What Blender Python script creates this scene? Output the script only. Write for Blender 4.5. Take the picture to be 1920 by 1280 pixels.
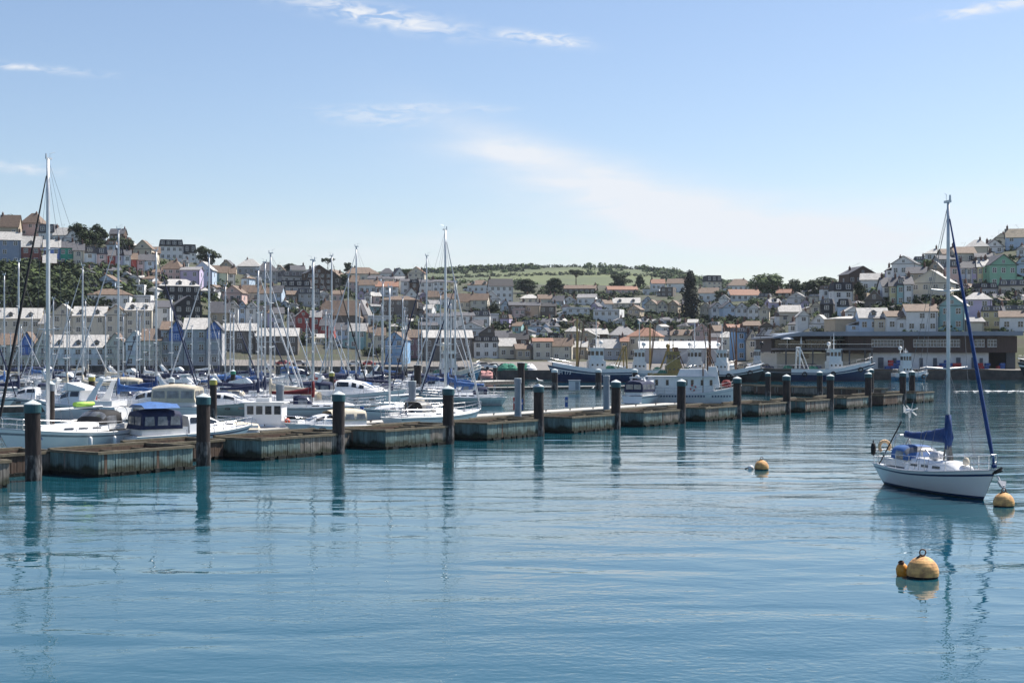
import bpy, math, random
from mathutils import Vector, Matrix
R = math.radians
rnd = random.Random(7)
for o in list(bpy.data.objects): bpy.data.objects.remove(o)
scene = bpy.context.scene
C = scene.collection
F = 2667.0; HZ = 658.0; CH = 6.0        # focal length in photo pixels, horizon row, eye height (m)
# ---------------------------------------------------------------- camera
cam_d = bpy.data.cameras.new('camera'); cam = bpy.data.objects.new('camera', cam_d); C.objects.link(cam)
cam.location = (0, 0, CH); cam.rotation_euler = (R(90), 0, 0)
cam_d.sensor_width = 36; cam_d.lens = 36*F/1920; cam_d.shift_y = (HZ-640)/1920
cam_d.clip_start = 0.5; cam_d.clip_end = 12000
scene.camera = cam
# ---------------------------------------------------------------- light, sky, exposure
SUN_AZ, SUN_EL = 55.0, 53.0             # azimuth measured from +Y (view direction) towards +X
world = bpy.data.worlds.new('World'); scene.world = world; world.use_nodes = True
wn = world.node_tree.nodes; wl = world.node_tree.links
for n in list(wn): wn.remove(n)
def wnode(t, **k):
    n = wn.new(t)
    for a, b in k.items(): setattr(n, a, b)
    return n
def wmath(op, a, b=None, c=None, clamp=False):
    n = wn.new('ShaderNodeMath'); n.operation = op; n.use_clamp = clamp
    for i, v in enumerate((a, b, c)):
        if v is None: continue
        if hasattr(v, 'is_output'): wl.new(v, n.inputs[i])
        else: n.inputs[i].default_value = v
    return n.outputs[0]
sky = wnode('ShaderNodeTexSky', sky_type='NISHITA', sun_disc=False)
sky.sun_elevation = R(SUN_EL); sky.sun_rotation = R(SUN_AZ); sky.altitude = 0
sky.air_density = 1.0; sky.dust_density = 0.6; sky.ozone_density = 3.6
tc = wnode('ShaderNodeTexCoord'); sep = wnode('ShaderNodeSeparateXYZ'); wl.new(tc.outputs['Generated'], sep.inputs[0])
DX, DY, DZ = sep.outputs
az = wmath('ARCTAN2', DX, DY); el = wmath('ARCSINE', DZ)
def dirpx(px, py): return math.atan((px-960)/F), math.atan((HZ-py)/F*math.cos(math.atan((px-960)/F)))
def streak(px, py, a_px, b_px, ang, power=1.0):
    """soft elongated patch of cirrus: centre direction, half sizes, tilt"""
    a0, e0 = dirpx(px, py); a_ = a_px/F; b_ = b_px/F; c, s = math.cos(R(ang)), math.sin(R(ang))
    u = wmath('SUBTRACT', az, a0); v = wmath('SUBTRACT', el, e0)
    uu = wmath('ADD', wmath('MULTIPLY', u, c/a_), wmath('MULTIPLY', v, s/a_))
    vv = wmath('ADD', wmath('MULTIPLY', u, -s/b_), wmath('MULTIPLY', v, c/b_))
    q = wmath('ADD', wmath('MULTIPLY', uu, uu), wmath('MULTIPLY', vv, vv))
    return wmath('MULTIPLY', wmath('POWER', 2.718, wmath('MULTIPLY', q, -1.0)), power)
comb = wnode('ShaderNodeCombineXYZ')
wl.new(wmath('MULTIPLY', az, 9.0), comb.inputs[0]); wl.new(wmath('MULTIPLY', el, 46.0), comb.inputs[1])
rot = wnode('ShaderNodeMapping'); rot.inputs['Rotation'].default_value = (0, 0, R(-9)); wl.new(comb.outputs[0], rot.inputs[0])
nz = wnode('ShaderNodeTexNoise'); nz.inputs['Scale'].default_value = 1.3; nz.inputs['Detail'].default_value = 7; nz.inputs['Roughness'].default_value = 0.62; nz.inputs['Distortion'].default_value = 0.5
wl.new(rot.outputs[0], nz.inputs['Vector'])
wisp = wmath('SMOOTH_MIN', wmath('MULTIPLY', wmath('SUBTRACT', nz.outputs['Fac'], 0.36, clamp=True), 3.2), 1.0, 0.2)
comb2 = wnode('ShaderNodeCombineXYZ')
wl.new(wmath('MULTIPLY', az, 60.0), comb2.inputs[0]); wl.new(wmath('MULTIPLY', el, 190.0), comb2.inputs[1])
nz2 = wnode('ShaderNodeTexNoise'); nz2.inputs['Scale'].default_value = 1.0; nz2.inputs['Detail'].default_value = 5; nz2.inputs['Distortion'].default_value = 0.8
wl.new(comb2.outputs[0], nz2.inputs['Vector'])
fine = wmath('MULTIPLY', wmath('SUBTRACT', nz2.outputs['Fac'], 0.38, clamp=True), 5.5)
def total(lst):
    t = lst[0]
    for s in lst[1:]: t = wmath('ADD', t, s)
    return t
big = total([streak(1090, 335, 230, 36, -22, 1.3), streak(1330, 415, 330, 55, -12, 1.5), streak(1800, 425, 420, 62, 0, .75),
             streak(1000, 292, 150, 18, -6, .9), streak(950, 470, 900, 60, 0, .45), streak(300, 480, 900, 40, 0, .35)])
small = total([streak(715, 32, 150, 16, -9, 1.0), streak(975, 68, 34, 8, -8, .9), streak(1050, 77, 48, 10, -8, 1.0), streak(1860, 14, 80, 9, 6, .9),
               streak(700, 220, 90, 14, -3, .45), streak(815, 203, 110, 7, 0, .5), streak(50, 127, 110, 6, -2, .6), streak(20, 313, 90, 9, -4, .5)])
cl = wmath('ADD', wmath('MULTIPLY', big, wmath('ADD', wmath('MULTIPLY', wisp, 0.55), 0.42)), wmath('MULTIPLY', small, fine), clamp=True)
cl = wmath('MULTIPLY', cl, 0.95)
tint = wnode('ShaderNodeMixRGB', blend_type='MULTIPLY'); tint.inputs[0].default_value = 1; tint.inputs[2].default_value = (1.05, .985, .97, 1); wl.new(sky.outputs[0], tint.inputs[1])
mix = wnode('ShaderNodeMixRGB'); wl.new(cl, mix.inputs[0]); wl.new(tint.outputs[0], mix.inputs[1]); mix.inputs[2].default_value = (5.9, 6.15, 6.55, 1)
bg = wnode('ShaderNodeBackground'); bg.inputs['Strength'].default_value = 0.090
wo = wnode('ShaderNodeOutputWorld'); wl.new(mix.outputs[0], bg.inputs[0]); wl.new(bg.outputs[0], wo.inputs[0])
sd = bpy.data.lights.new('sun', 'SUN'); sd.energy = 5.0; sd.angle = R(0.53); sd.color = (1.0, 0.95, 0.87)
so = bpy.data.objects.new('sun', sd); C.objects.link(so); so.location = (200, 200, 300)
sdir = Vector((math.sin(R(SUN_AZ))*math.cos(R(SUN_EL)), math.cos(R(SUN_AZ))*math.cos(R(SUN_EL)), math.sin(R(SUN_EL))))
so.rotation_euler = sdir.to_track_quat('Z', 'Y').to_euler()
vs = scene.view_settings; vs.view_transform = 'Standard'; vs.look = 'None'; vs.gamma = 1; vs.exposure = 0.68; vs.use_curve_mapping = False
scene.render.engine = 'CYCLES'; scene.render.resolution_x = 1024; scene.render.resolution_y = 682

# ---------------------------------------------------------------- helpers
def P(px, py, d): return Vector(((px-960)/F*d, d, CH+(HZ-py)/F*d))
def W(px, py, z=0.0):                      # the point of height z seen at a pixel
    d = (CH-z)*F/(py-HZ); return Vector(((px-960)/F*d, d, z))
MATS = {}
def mat(name, col, rough=0.7, var=0.12, scale=3.0, metal=0.0, bump=0.0, col2=None, spec=0.5, stretch=(1, 1, 1), thresh=None, weed=None):
    if name in MATS: return MATS[name]
    m = bpy.data.materials.new(name); m.use_nodes = True; nt = m.node_tree; b = nt.nodes['Principled BSDF']
    b.inputs['Roughness'].default_value = rough; b.inputs['Metallic'].default_value = metal; b.inputs['Specular IOR Level'].default_value = spec
    t = nt.nodes.new('ShaderNodeTexCoord'); mp = nt.nodes.new('ShaderNodeMapping'); mp.inputs['Scale'].default_value = stretch
    nt.links.new(t.outputs['Object'], mp.inputs[0])
    n = nt.nodes.new('ShaderNodeTexNoise'); n.inputs['Scale'].default_value = scale; n.inputs['Detail'].default_value = 6; n.inputs['Roughness'].default_value = 0.65
    nt.links.new(mp.outputs[0], n.inputs['Vector'])
    r = nt.nodes.new('ShaderNodeValToRGB'); nt.links.new(n.outputs['Fac'], r.inputs[0])
    c1 = col; c2 = col2 or tuple(max(0, c*(1-2.2*var)) for c in col)
    lo, hi = thresh or (0.33, 0.67)
    r.color_ramp.elements[0].position = lo; r.color_ramp.elements[0].color = (*c2, 1)
    r.color_ramp.elements[1].position = hi; r.color_ramp.elements[1].color = (*c1, 1)
    cout = r.outputs[0]
    if weed:                               # algae and damp up to the splash line, ragged
        sp = nt.nodes.new('ShaderNodeSeparateXYZ'); nt.links.new(t.outputs['Object'], sp.inputs[0])
        n3 = nt.nodes.new('ShaderNodeTexNoise'); n3.inputs['Scale'].default_value = 1.7; n3.inputs['Detail'].default_value = 5; nt.links.new(t.outputs['Object'], n3.inputs['Vector'])
        ma = nt.nodes.new('ShaderNodeMath'); ma.operation = 'MULTIPLY_ADD'; nt.links.new(n3.outputs['Fac'], ma.inputs[0]); ma.inputs[1].default_value = -.75; nt.links.new(sp.outputs[2], ma.inputs[2])
        mr = nt.nodes.new('ShaderNodeMapRange'); mr.inputs[1].default_value = weed-.45; mr.inputs[2].default_value = weed-.20; mr.inputs[3].default_value = 1; mr.inputs[4].default_value = 0; nt.links.new(ma.outputs[0], mr.inputs[0])
        mx = nt.nodes.new('ShaderNodeMixRGB'); nt.links.new(mr.outputs[0], mx.inputs[0]); nt.links.new(cout, mx.inputs[1]); mx.inputs[2].default_value = (.03, .035, .02, 1); cout = mx.outputs[0]
    nt.links.new(cout, b.inputs['Base Color'])
    if bump:
        bp = nt.nodes.new('ShaderNodeBump'); bp.inputs['Strength'].default_value = bump; bp.inputs['Distance'].default_value = 0.05
        nt.links.new(n.outputs['Fac'], bp.inputs['Height']); nt.links.new(bp.outputs[0], b.inputs['Normal'])
    MATS[name] = m; return m
class MB:
    """collects simple shapes; build() links them as ONE mesh object"""
    def __init__(s): s.v = []; s.f = []; s.m = []; s.sm = []
    def add(s, vs, fs, mi=0, smooth=False):
        o = len(s.v); s.v += [tuple(v) for v in vs]
        for f in fs: s.f.append([o+i for i in f]); s.m.append(mi); s.sm.append(smooth)
    def box(s, c, size, mi=0, rz=0.0, top=1.0):
        x, y, z = (k/2 for k in size); cs, sn = math.cos(rz), math.sin(rz); vs = []
        for dz in (-z, z):
            k = top if dz > 0 else 1.0
            for dx, dy in ((-x, -y), (x, -y), (x, y), (-x, y)):
                dx *= k; dy *= k
                vs.append((c[0]+dx*cs-dy*sn, c[1]+dx*sn+dy*cs, c[2]+dz))
        s.add(vs, [(3, 2, 1, 0), (4, 5, 6, 7), (0, 1, 5, 4), (1, 2, 6, 5), (2, 3, 7, 6), (3, 0, 4, 7)], mi)
    def bx(s, x0, x1, y0, y1, z0, z1, mi=0): s.box(((x0+x1)/2, (y0+y1)/2, (z0+z1)/2), (x1-x0, y1-y0, z1-z0), mi)
    def tube(s, p0, p1, r0, r1=None, n=6, mi=0, cap=True):
        p0 = Vector(p0); p1 = Vector(p1); r1 = r0 if r1 is None else r1; d = (p1-p0)
        if d.length < 1e-6: return
        q = d.to_track_quat('Z', 'Y'); vs = []
        for p, r in ((p0, r0), (p1, r1)):
            for k in range(n):
                a = 2*math.pi*k/n; vs.append(p + q @ Vector((r*math.cos(a), r*math.sin(a), 0)))
        s.add(vs, [(k, (k+1) % n, n+(k+1) % n, n+k) for k in range(n)], mi, n > 4)
        if cap: s.add(vs, [tuple(range(n-1, -1, -1)), tuple(range(n, 2*n))], mi)
    def path(s, pts, r, n=6, mi=0):
        for a, b in zip(pts[:-1], pts[1:]): s.tube(a, b, r, r, n, mi)
    def lathe(s, c, prof, n=16, mi=0, smooth=True):
        vs = [(c[0]+r*math.cos(2*math.pi*k/n), c[1]+r*math.sin(2*math.pi*k/n), c[2]+z) for r, z in prof for k in range(n)]
        fs = [(i*n+k, i*n+(k+1) % n, (i+1)*n+(k+1) % n, (i+1)*n+k) for i in range(len(prof)-1) for k in range(n)]
        s.add(vs, fs, mi, smooth)
    def loft(s, rings, mi=0, closed=True, smooth=True, caps=True, mis=None):
        n = len(rings[0]); vs = [p for r in rings for p in r]; kk = n if closed else n-1
        o = len(s.v); s.v += [tuple(v) for v in vs]
        for i in range(len(rings)-1):
            for k in range(kk):
                s.f.append([o+i*n+k, o+i*n+(k+1) % n, o+(i+1)*n+(k+1) % n, o+(i+1)*n+k]); s.m.append(mis[k] if mis else mi); s.sm.append(smooth)
        if caps:
            s.f.append([o+k for k in range(n-1, -1, -1)]); s.m.append(mi); s.sm.append(False)
            s.f.append([o+(len(rings)-1)*n+k for k in range(n)]); s.m.append(mi); s.sm.append(False)
    def mesh(s, name, mats):
        me = bpy.data.meshes.new(name); me.from_pydata(s.v, [], s.f)
        for m in (mats if isinstance(mats, (list, tuple)) else [mats]): me.materials.append(m)
        me.polygons.foreach_set('material_index', s.m); me.polygons.foreach_set('use_smooth', s.sm); me.update(); return me
    def build(s, name, mats, parent=None, **kw): return link(name, s.mesh(name, mats), parent, **kw)
def link(name, me, parent=None, loc=None, rz=None, scale=None, label=None, cat=None, group=None, kind=None):
    o = bpy.data.objects.new(name, me); C.objects.link(o)
    if parent: o.parent = parent
    if loc is not None: o.location = loc
    if rz is not None: o.rotation_euler = (0, 0, rz)
    if scale is not None: o.scale = scale
    return tag(o, label, cat, group, kind)
def tag(o, label=None, cat=None, group=None, kind=None):
    if label: o['label'] = label
    if cat: o['category'] = cat
    if group: o['group'] = group
    if kind: o['kind'] = kind
    return o
def thing(name, label, cat, loc=(0, 0, 0), rz=0.0, group=None): return link(name, None, None, loc, rz, None, label, cat, group)
def copy_tree(o, parent=None):
    c = o.copy(); C.objects.link(c); c.parent = parent
    for ch in o.children: copy_tree(ch, c)
    return c
def text_mesh(body, size, m, name, parent, loc, rot, depth=0.01):
    cu = bpy.data.curves.new(name, 'FONT'); cu.body = body; cu.size = size; cu.extrude = depth; cu.align_x = 'CENTER'; cu.align_y = 'CENTER'
    t = bpy.data.objects.new('tmp', cu); C.objects.link(t); bpy.context.view_layer.update()
    me = bpy.data.meshes.new_from_object(t.evaluated_get(bpy.context.evaluated_depsgraph_get())); bpy.data.objects.remove(t)
    me.materials.clear(); me.materials.append(m)
    o = link(name, me, parent, loc); o.rotation_euler = rot; return o
def lerp(a, b, t): return a+(b-a)*t
def interp(xs, ys, x):
    if x <= xs[0]: return ys[0]
    for i in range(len(xs)-1):
        if x <= xs[i+1]: return lerp(ys[i], ys[i+1], (x-xs[i])/(xs[i+1]-xs[i]))
    return ys[-1]
# ---------------------------------------------------------------- materials
WHITE = mat('white_gelcoat', (.80, .80, .80), .25, .03, 1.5)
WHITE2 = mat('white_paint', (.76, .76, .75), .45, .06, 2)
GREYW = mat('pale_grey_paint', (.55, .56, .58), .5, .06, 2)
NAVY = mat('navy_canvas', (.012, .022, .075), .8, .2, 4, bump=.2)
BLUEC = mat('blue_canvas', (.010, .052, .20), .8, .2, 4, bump=.2)
SKYC = mat('mid_blue_canvas', (.05, .15, .40), .75, .2, 3, bump=.2)
BLACKC = mat('black_canvas', (.015, .015, .018), .8, .2, 4, bump=.2)
REDC = mat('dark_red_canvas', (.20, .015, .02), .8, .2, 4, bump=.2)
CREAMC = mat('cream_canvas', (.62, .55, .43), .8, .12, 4, bump=.2)
ALU = mat('mast_aluminium', (.62, .64, .66), .38, .08, 2, metal=.35)
STEEL = mat('stainless_steel', (.6, .6, .62), .25, .05, 4, metal=.9)
WIRE = mat('rigging_wire', (.22, .22, .24), .45, .1, 4, metal=.4)
ROPE = mat('dark_rope', (.03, .03, .035), .9, .2, 8)
GLASS = mat('dark_glass', (.02, .026, .034), .08, .1, 2, spec=.8)
CLEARV = mat('clear_vinyl', (.22, .23, .25), .12, .3, 2, spec=.8)
TEAK = mat('teak', (.30, .18, .09), .6, .2, 6, stretch=(1, 8, 1))
ANTIF = mat('dark_antifouling', (.012, .03, .028), .6, .2, 4)
HBLUE = mat('dark_blue_hull', (.010, .035, .11), .35, .12, 2)
HBLACK = mat('black_hull', (.012, .013, .017), .3, .12, 2)
HTURQ = mat('turquoise_hull', (.02, .18, .32), .4, .12, 2)
RUST = mat('rusty_steel', (.16, .075, .035), .85, .3, 3, col2=(.06, .03, .02))
YELP = mat('yellow_ochre_paint', (.40, .27, .08), .6, .2, 3)
ORANGE = mat('orange_buoy', (.80, .10, .03), .5, .1, 4)
REDP = mat('red_paint', (.45, .03, .03), .5, .1, 3)
BLUEP = mat('blue_plastic', (.02, .09, .32), .5, .1, 3)
GREENP = mat('green_net', (.05, .30, .20), .9, .3, 6)
LIME = mat('lime_cover', (.45, .75, .12), .7, .15, 4)
TEALCAP = mat('teal_cap', (.022, .105, .125), .55, .2, 3)
CAPTOP = mat('pale_cap_top', (.62, .68, .68), .6, .15, 5)  # pale tone for the cap tops and for the white caps
YCAP = mat('yellow_cap', (.55, .47, .10), .6, .15, 3)
PILE = mat('weathered_pile_timber', (.050, .034, .030), .85, .3, 2.2, col2=(.014, .010, .009), bump=.6, stretch=(3, 3, .5))
PILEWET = mat('wet_barnacled_pile', (.20, .18, .17), .7, .3, 2.0, col2=(.012, .010, .010), bump=.6, stretch=(2.5, 2.5, .6), thresh=(.48, .66))
PILEGREY = mat('grey_steel_pile', (.23, .26, .30), .6, .1, 1.5)
PONT = mat('pontoon_deck', (.56, .53, .48), .85, .15, 2.0, stretch=(1, 5, 1))
PONTS = mat('pontoon_side', (.12, .10, .085), .85, .3, 2.0)
BT1 = mat('teal_boards', (.18, .265, .255), .8, .3, 1.6, col2=(.07, .10, .095), stretch=(2, 2, .35), bump=.3, weed=.42)
BT2 = mat('grey_boards', (.27, .25, .22), .85, .3, 1.6, col2=(.11, .095, .08), stretch=(2, 2, .35), bump=.3, weed=.36)
BT3 = mat('brown_boards', (.135, .085, .058), .85, .3, 1.6, col2=(.055, .038, .03), stretch=(2, 2, .35), bump=.3)
RAIL = mat('lichen_timber_rail', (.175, .145, .095), .9, .3, 2.5, col2=(.08, .07, .05), bump=.4)
WEED = mat('weed_dark', (.012, .014, .010), .8, .3, 5, bump=.5)
# ================================================================ WATER
def water_material():
    m = bpy.data.materials.new('harbour_water'); m.use_nodes = True; nt = m.node_tree; b = nt.nodes['Principled BSDF']
    b.inputs['Base Color'].default_value = (.008, .066, .092, 1); b.inputs['Roughness'].default_value = .015; b.inputs['IOR'].default_value = 1.55
    t = nt.nodes.new('ShaderNodeTexCoord')
    def noise(scale, sx, sy, det, dist=0.0, rz=0):
        mp = nt.nodes.new('ShaderNodeMapping'); mp.inputs['Scale'].default_value = (sx, sy, 1); mp.inputs['Rotation'].default_value = (0, 0, R(rz)); nt.links.new(t.outputs['Object'], mp.inputs[0])
        n = nt.nodes.new('ShaderNodeTexNoise'); n.inputs['Scale'].default_value = scale; n.inputs['Detail'].default_value = det; n.inputs['Distortion'].default_value = dist
        nt.links.new(mp.outputs[0], n.inputs['Vector']); return n.outputs['Fac']
    def mth(op, a, bb):
        n = nt.nodes.new('ShaderNodeMath'); n.operation = op
        for i, v in enumerate((a, bb)):
            if hasattr(v, 'is_output'): nt.links.new(v, n.inputs[i])
            else: n.inputs[i].default_value = v
        return n.outputs[0]
    swell = noise(.30, .45, 1.0, 1.5, .6, 6); rip = noise(1.1, .55, 1.0, 2.0, .5, -5); fine = noise(5.0, .8, 1.0, 2.0)
    patch = noise(.035, 1, 1.6, 2.0)        # calmer and ruffled patches of wind
    pr = nt.nodes.new('ShaderNodeMapRange'); pr.inputs[1].default_value = .38; pr.inputs[2].default_value = .62; pr.inputs[3].default_value = .15; pr.inputs[4].default_value = 2.4; nt.links.new(patch, pr.inputs[0])
    h = mth('ADD', mth('MULTIPLY', swell, .095), mth('MULTIPLY', rip, .020))
    h = mth('ADD', h, mth('MULTIPLY', mth('MULTIPLY', fine, .0055), pr.outputs[0]))
    bp = nt.nodes.new('ShaderNodeBump'); bp.inputs['Strength'].default_value = 1.0; bp.inputs['Distance'].default_value = 1.0
    nt.links.new(h, bp.inputs['Height']); nt.links.new(bp.outputs[0], b.inputs['Normal'])
    return m
mb = MB(); mb.add([(-2500, -60, 0), (2500, -60, 0), (2500, 2500, 0), (-2500, 2500, 0)], [(0, 1, 2, 3)])
mb.build('water', water_material(), kind='structure')
# ================================================================ TERRAIN: a heightfield given as ground rows seen at distances
TC = [(-700, [(372,687),(415,672),(440,610),(462,512),(500,470),(540,435),(580,405),(640,402)]),
 (0, [(372,687),(415,672),(440,610),(462,512),(500,470),(540,440),(580,415),(640,412)]),
 (150, [(372,687),(415,672),(445,610),(470,514),(510,475),(545,450),(580,436),(640,434)]),
 (300, [(372,687),(415,672),(450,620),(490,545),(530,520),(575,495),(620,484),(680,482)]),
 (450, [(372,687),(420,672),(460,640),(500,600),(550,550),(620,517),(690,505),(760,504)]),
 (600, [(385,689),(425,676),(470,640),(520,600),(580,557),(660,526),(740,512),(820,510)]),
 (750, [(395,689),(435,678),(480,650),(530,605),(600,562),(690,534),(780,518),(900,516)]),
 (870, [(390,689),(440,677),(490,650),(540,610),(610,578),(700,550),(800,530),(950,526)]),
 (930, [(300,696),(440,678),(490,652),(545,612),(615,583),(700,560),(800,540),(950,530)]),
 (1150, [(300,696),(440,678),(490,655),(550,612),(620,585),(700,562),(800,542),(950,532)]),
 (1300, [(300,696),(430,680),(480,655),(540,612),(610,590),(690,565),(780,545),(900,535)]),
 (1420, [(298,696),(400,684),(440,655),(490,615),(560,595),(640,570),(730,552),(860,545)]),
 (1520, [(296,696),(340,691),(370,640),(420,612),(480,590),(560,568),(660,552),(800,548)]),
 (1620, [(296,696),(335,692),(350,635),(385,612),(420,575),(460,548),(520,534),(640,530)]),
 (1700, [(296,696),(335,692),(350,635),(380,605),(405,572),(435,530),(470,505),(530,494)]),
 (1800, [(296,696),(335,692),(345,640),(375,605),(400,572),(430,530),(465,492),(510,475),(600,470)]),
 (1920, [(296,696),(335,692),(345,635),(375,600),(400,568),(430,530),(465,485),(500,455),(560,440)]),
 (2700, [(296,696),(335,692),(345,635),(375,600),(400,568),(430,530),(465,485),(500,455),(560,440)])]
TX = [c[0] for c in TC]
def col_z(c, d):
    ds = [q[0] for q in c]; zs = [CH+(HZ-q[1])*q[0]/F for q in c]
    if d > ds[-1]: return zs[-1]-(d-ds[-1])*0.05
    return interp(ds, zs, d)
def ground_z(px, d):
    if px <= TX[0]: return col_z(TC[0][1], d)
    for i in range(len(TX)-1):
        if px <= TX[i+1]:
            t = (px-TX[i])/(TX[i+1]-TX[i]); return lerp(col_z(TC[i][1], d), col_z(TC[i+1][1], d), t)
    return col_z(TC[-1][1], d)
def quay_d(px): return interp(TX, [c[1][0][0] for c in TC], px)
def solve_d(px, py):                       # distance at which the ground is seen at this pixel
    d = quay_d(px)+1
    while d < 1000:
        if HZ-(ground_z(px, d)-CH)*F/d <= py: return d
        d += 1.0
    return 800.0
GRASS = mat('hillside_scrub', (.055, .070, .028), .95, .3, .12, col2=(.05, .042, .032), bump=.5)
pxs = list(range(-700, 2701, 25)); steps = [0, 8, 16, 26, 36, 46, 58, 70, 82, 95, 110, 125, 142, 160, 180, 200, 225, 250, 280, 310, 345, 380, 420, 470, 520, 600, 700]
mb = MB(); vs = []; fs = []
for px in pxs:
    q = quay_d(px)
    for s in steps:
        d = q+s; vs.append(((px-960)/F*d, d, ground_z(px, d)))
n = len(steps)
for i in range(len(pxs)-1):
    for k in range(n-1): fs.append((i*n+k, (i+1)*n+k, (i+1)*n+k+1, i*n+k+1))
mb.add(vs, fs); mb.build('hillside', GRASS, kind='structure')
# quay walls of weathered masonry along the water
QW = mat('quay_masonry', (.10, .085, .075), .9, .35, .6, col2=(.03, .026, .026), bump=.6)
mb = MB(); q0 = len(pxs); vs = []
for px in pxs:
    d = quay_d(px); z = ground_z(px, d)
    for dd, zz in ((-.6, -3), (-.6, z+.25), (.5, z+.25), (.5, z-.4)): vs.append(((px-960)/F*(d+dd), d+dd, zz))
mb.add(vs, [(i*4+k, (i+1)*4+k, (i+1)*4+k+1, i*4+k+1) for i in range(q0-1) for k in range(3)]); mb.build('quay_wall', QW, kind='structure')
PAVE = mat('quay_paving', (.22, .20, .18), .9, .2, .5)
mb = MB(); vs = []
for px in pxs:
    d = quay_d(px)
    wd_ = interp([-700, 860, 930, 1330, 1440, 1520], [36, 40, 135, 125, 95, 38], px)
    for k in (0.5, wd_*.25, wd_*.5, wd_*.75, wd_): vs.append(((px-960)/F*(d+k), d+k, ground_z(px, d+k)+.12))
mb.add(vs, [(i*5+k, (i+1)*5+k, (i+1)*5+k+1, i*5+k+1) for i in range(q0-1) for k in range(4)]); mb.build('quay_pavement', PAVE, kind='structure')
# far hill with fields
def far_z(px, d):
    top = interp([300, 700, 820, 900, 1080, 1200, 1260, 1320, 1500, 2000], [530, 522, 512, 507, 503, 508, 514, 530, 550, 565], px)
    t = min(1, max(0, (d-900)/700)); t = t*t*(3-2*t)
    return CH + (HZ-lerp(560, top, t))/F*(900+700*t) - max(0, d-1600)*.08
FIELD = mat('meadow', (.115, .135, .055), .95, .25, .006, col2=(.085, .105, .048), thresh=(.45, .55))
mb = MB(); vs = []; xs = list(range(300, 2001, 20)); ds = list(range(880, 2101, 40))
for px in xs:
    for d in ds: vs.append(((px-960)/F*d, d, far_z(px, d)))
n = len(ds); mb.add(vs, [(i*n+k, (i+1)*n+k, (i+1)*n+k+1, i*n+k+1) for i in range(len(xs)-1) for k in range(n-1)], 0, True)
mb.build('far_hill', FIELD, kind='structure')
# ================================================================ HOUSES
WC = {'white': (.80,.80,.79), 'cream': (.70,.63,.51), 'bluegrey': (.27,.33,.43), 'brick': (.25,.09,.075), 'blue': (.10,.19,.50), 'green': (.05,.36,.25), 'paleblue': (.50,.61,.74),
 'pink': (.68,.49,.45), 'red': (.36,.07,.06), 'dark': (.035,.035,.04), 'stone': (.17,.145,.125), 'yellow': (.70,.62,.36), 'teal': (.32,.52,.52), 'lilac': (.58,.50,.68), 'mint': (.27,.50,.36),
 'grey': (.45,.45,.46), 'tan': (.52,.43,.32), 'skyblue': (.22,.40,.62), 'brown': (.11,.07,.05), 'mauve': (.30,.17,.19)}
WNAME = {'bluegrey': 'blue grey', 'paleblue': 'pale blue', 'skyblue': 'sky blue', 'dark': 'black', 'stone': 'stone', 'brick': 'red brick', 'brown': 'dark brown'}
RC = {'slate': (.115,.115,.13), 'grey': (.33,.32,.32), 'lit': (.55,.53,.50), 'brown': (.21,.145,.105), 'terra': (.34,.17,.11), 'dark': (.035,.035,.042), 'white': (.7,.7,.7)}  # 'lit' has the sun's brightness on the slopes painted into the roof colour
RNAME = {'slate': 'slate', 'grey': 'grey tiled', 'lit': 'pale weathered', 'brown': 'brown tiled', 'terra': 'terracotta', 'dark': 'black', 'white': 'white'}
def wallm(c): return mat('wall_'+c, WC[c], .85, .07, .7, bump=.1)
def roofm(c): return mat('roof_'+c, RC[c], .75, .22, 1.4, bump=.5, stretch=(1, 1, 3))
WFR = mat('window_frame', (.72, .72, .72), .5, .03, 2)
BRICKM = mat('chimney_brick', (.17, .10, .08), .9, .25, 3)
w_ = MB()
for a in ((-.5, -.42, 0, 1), (.42, .5, 0, 1), (-.42, .42, 0, .07), (-.42, .42, .93, 1), (-.035, .035, .07, .93), (-.42, -.035, .49, .535), (.035, .42, .49, .535)): w_.bx(a[0], a[1], -.09, .04, a[2], a[3], 0)
w_.bx(-.43, .43, -.03, .02, .06, .94, 1); WIN = w_.mesh('window', [WFR, GLASS])
w_ = MB(); w_.bx(-.5, .5, -.06, .04, 0, 1, 0); w_.bx(-.4, .4, -.08, 0, .45, .9, 1); DOOR = w_.mesh('door', [mat('door_paint', (.08, .10, .16), .5), GLASS])
w_ = MB(); w_.bx(-.45, .45, -.3, .3, 0, 1.5, 0)
for x in (-.25, .05, .3): w_.tube((x, 0, 1.5), (x, 0, 1.95), .11, .09, 6, 1)
CHIM = w_.mesh('chimney', [BRICKM, roofm('terra')])
w_ = MB(); w_.bx(-.75, .75, 0, 2.2, 0, 1.15, 0); w_.add([(-.9, -.2, 1.1), (.9, -.2, 1.1), (.9, 2.4, 1.15), (-.9, 2.4, 1.15), (0, -.2, 1.75), (0, 2.4, 1.75)], [(0, 1, 4), (1, 2, 5, 4), (2, 3, 5), (3, 0, 4, 5)], 1); w_.bx(-.5, .5, -.05, .02, .2, 1.0, 2)
DORM = w_.mesh('dormer', [WFR, roofm('slate'), GLASS])
HCOUNT = {}; HALL = []
def slab(mb, a, b, c, d, th, mi=0):          # a thick sheet through four corners
    a, b, c, d = map(Vector, (a, b, c, d)); nrm = (b-a).cross(d-a).normalized()*th
    mb.add([a, b, c, d, a+nrm, b+nrm, c+nrm, d+nrm], [(3, 2, 1, 0), (4, 5, 6, 7), (0, 1, 5, 4), (1, 2, 6, 5), (2, 3, 7, 6), (3, 0, 4, 7)], mi)
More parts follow.
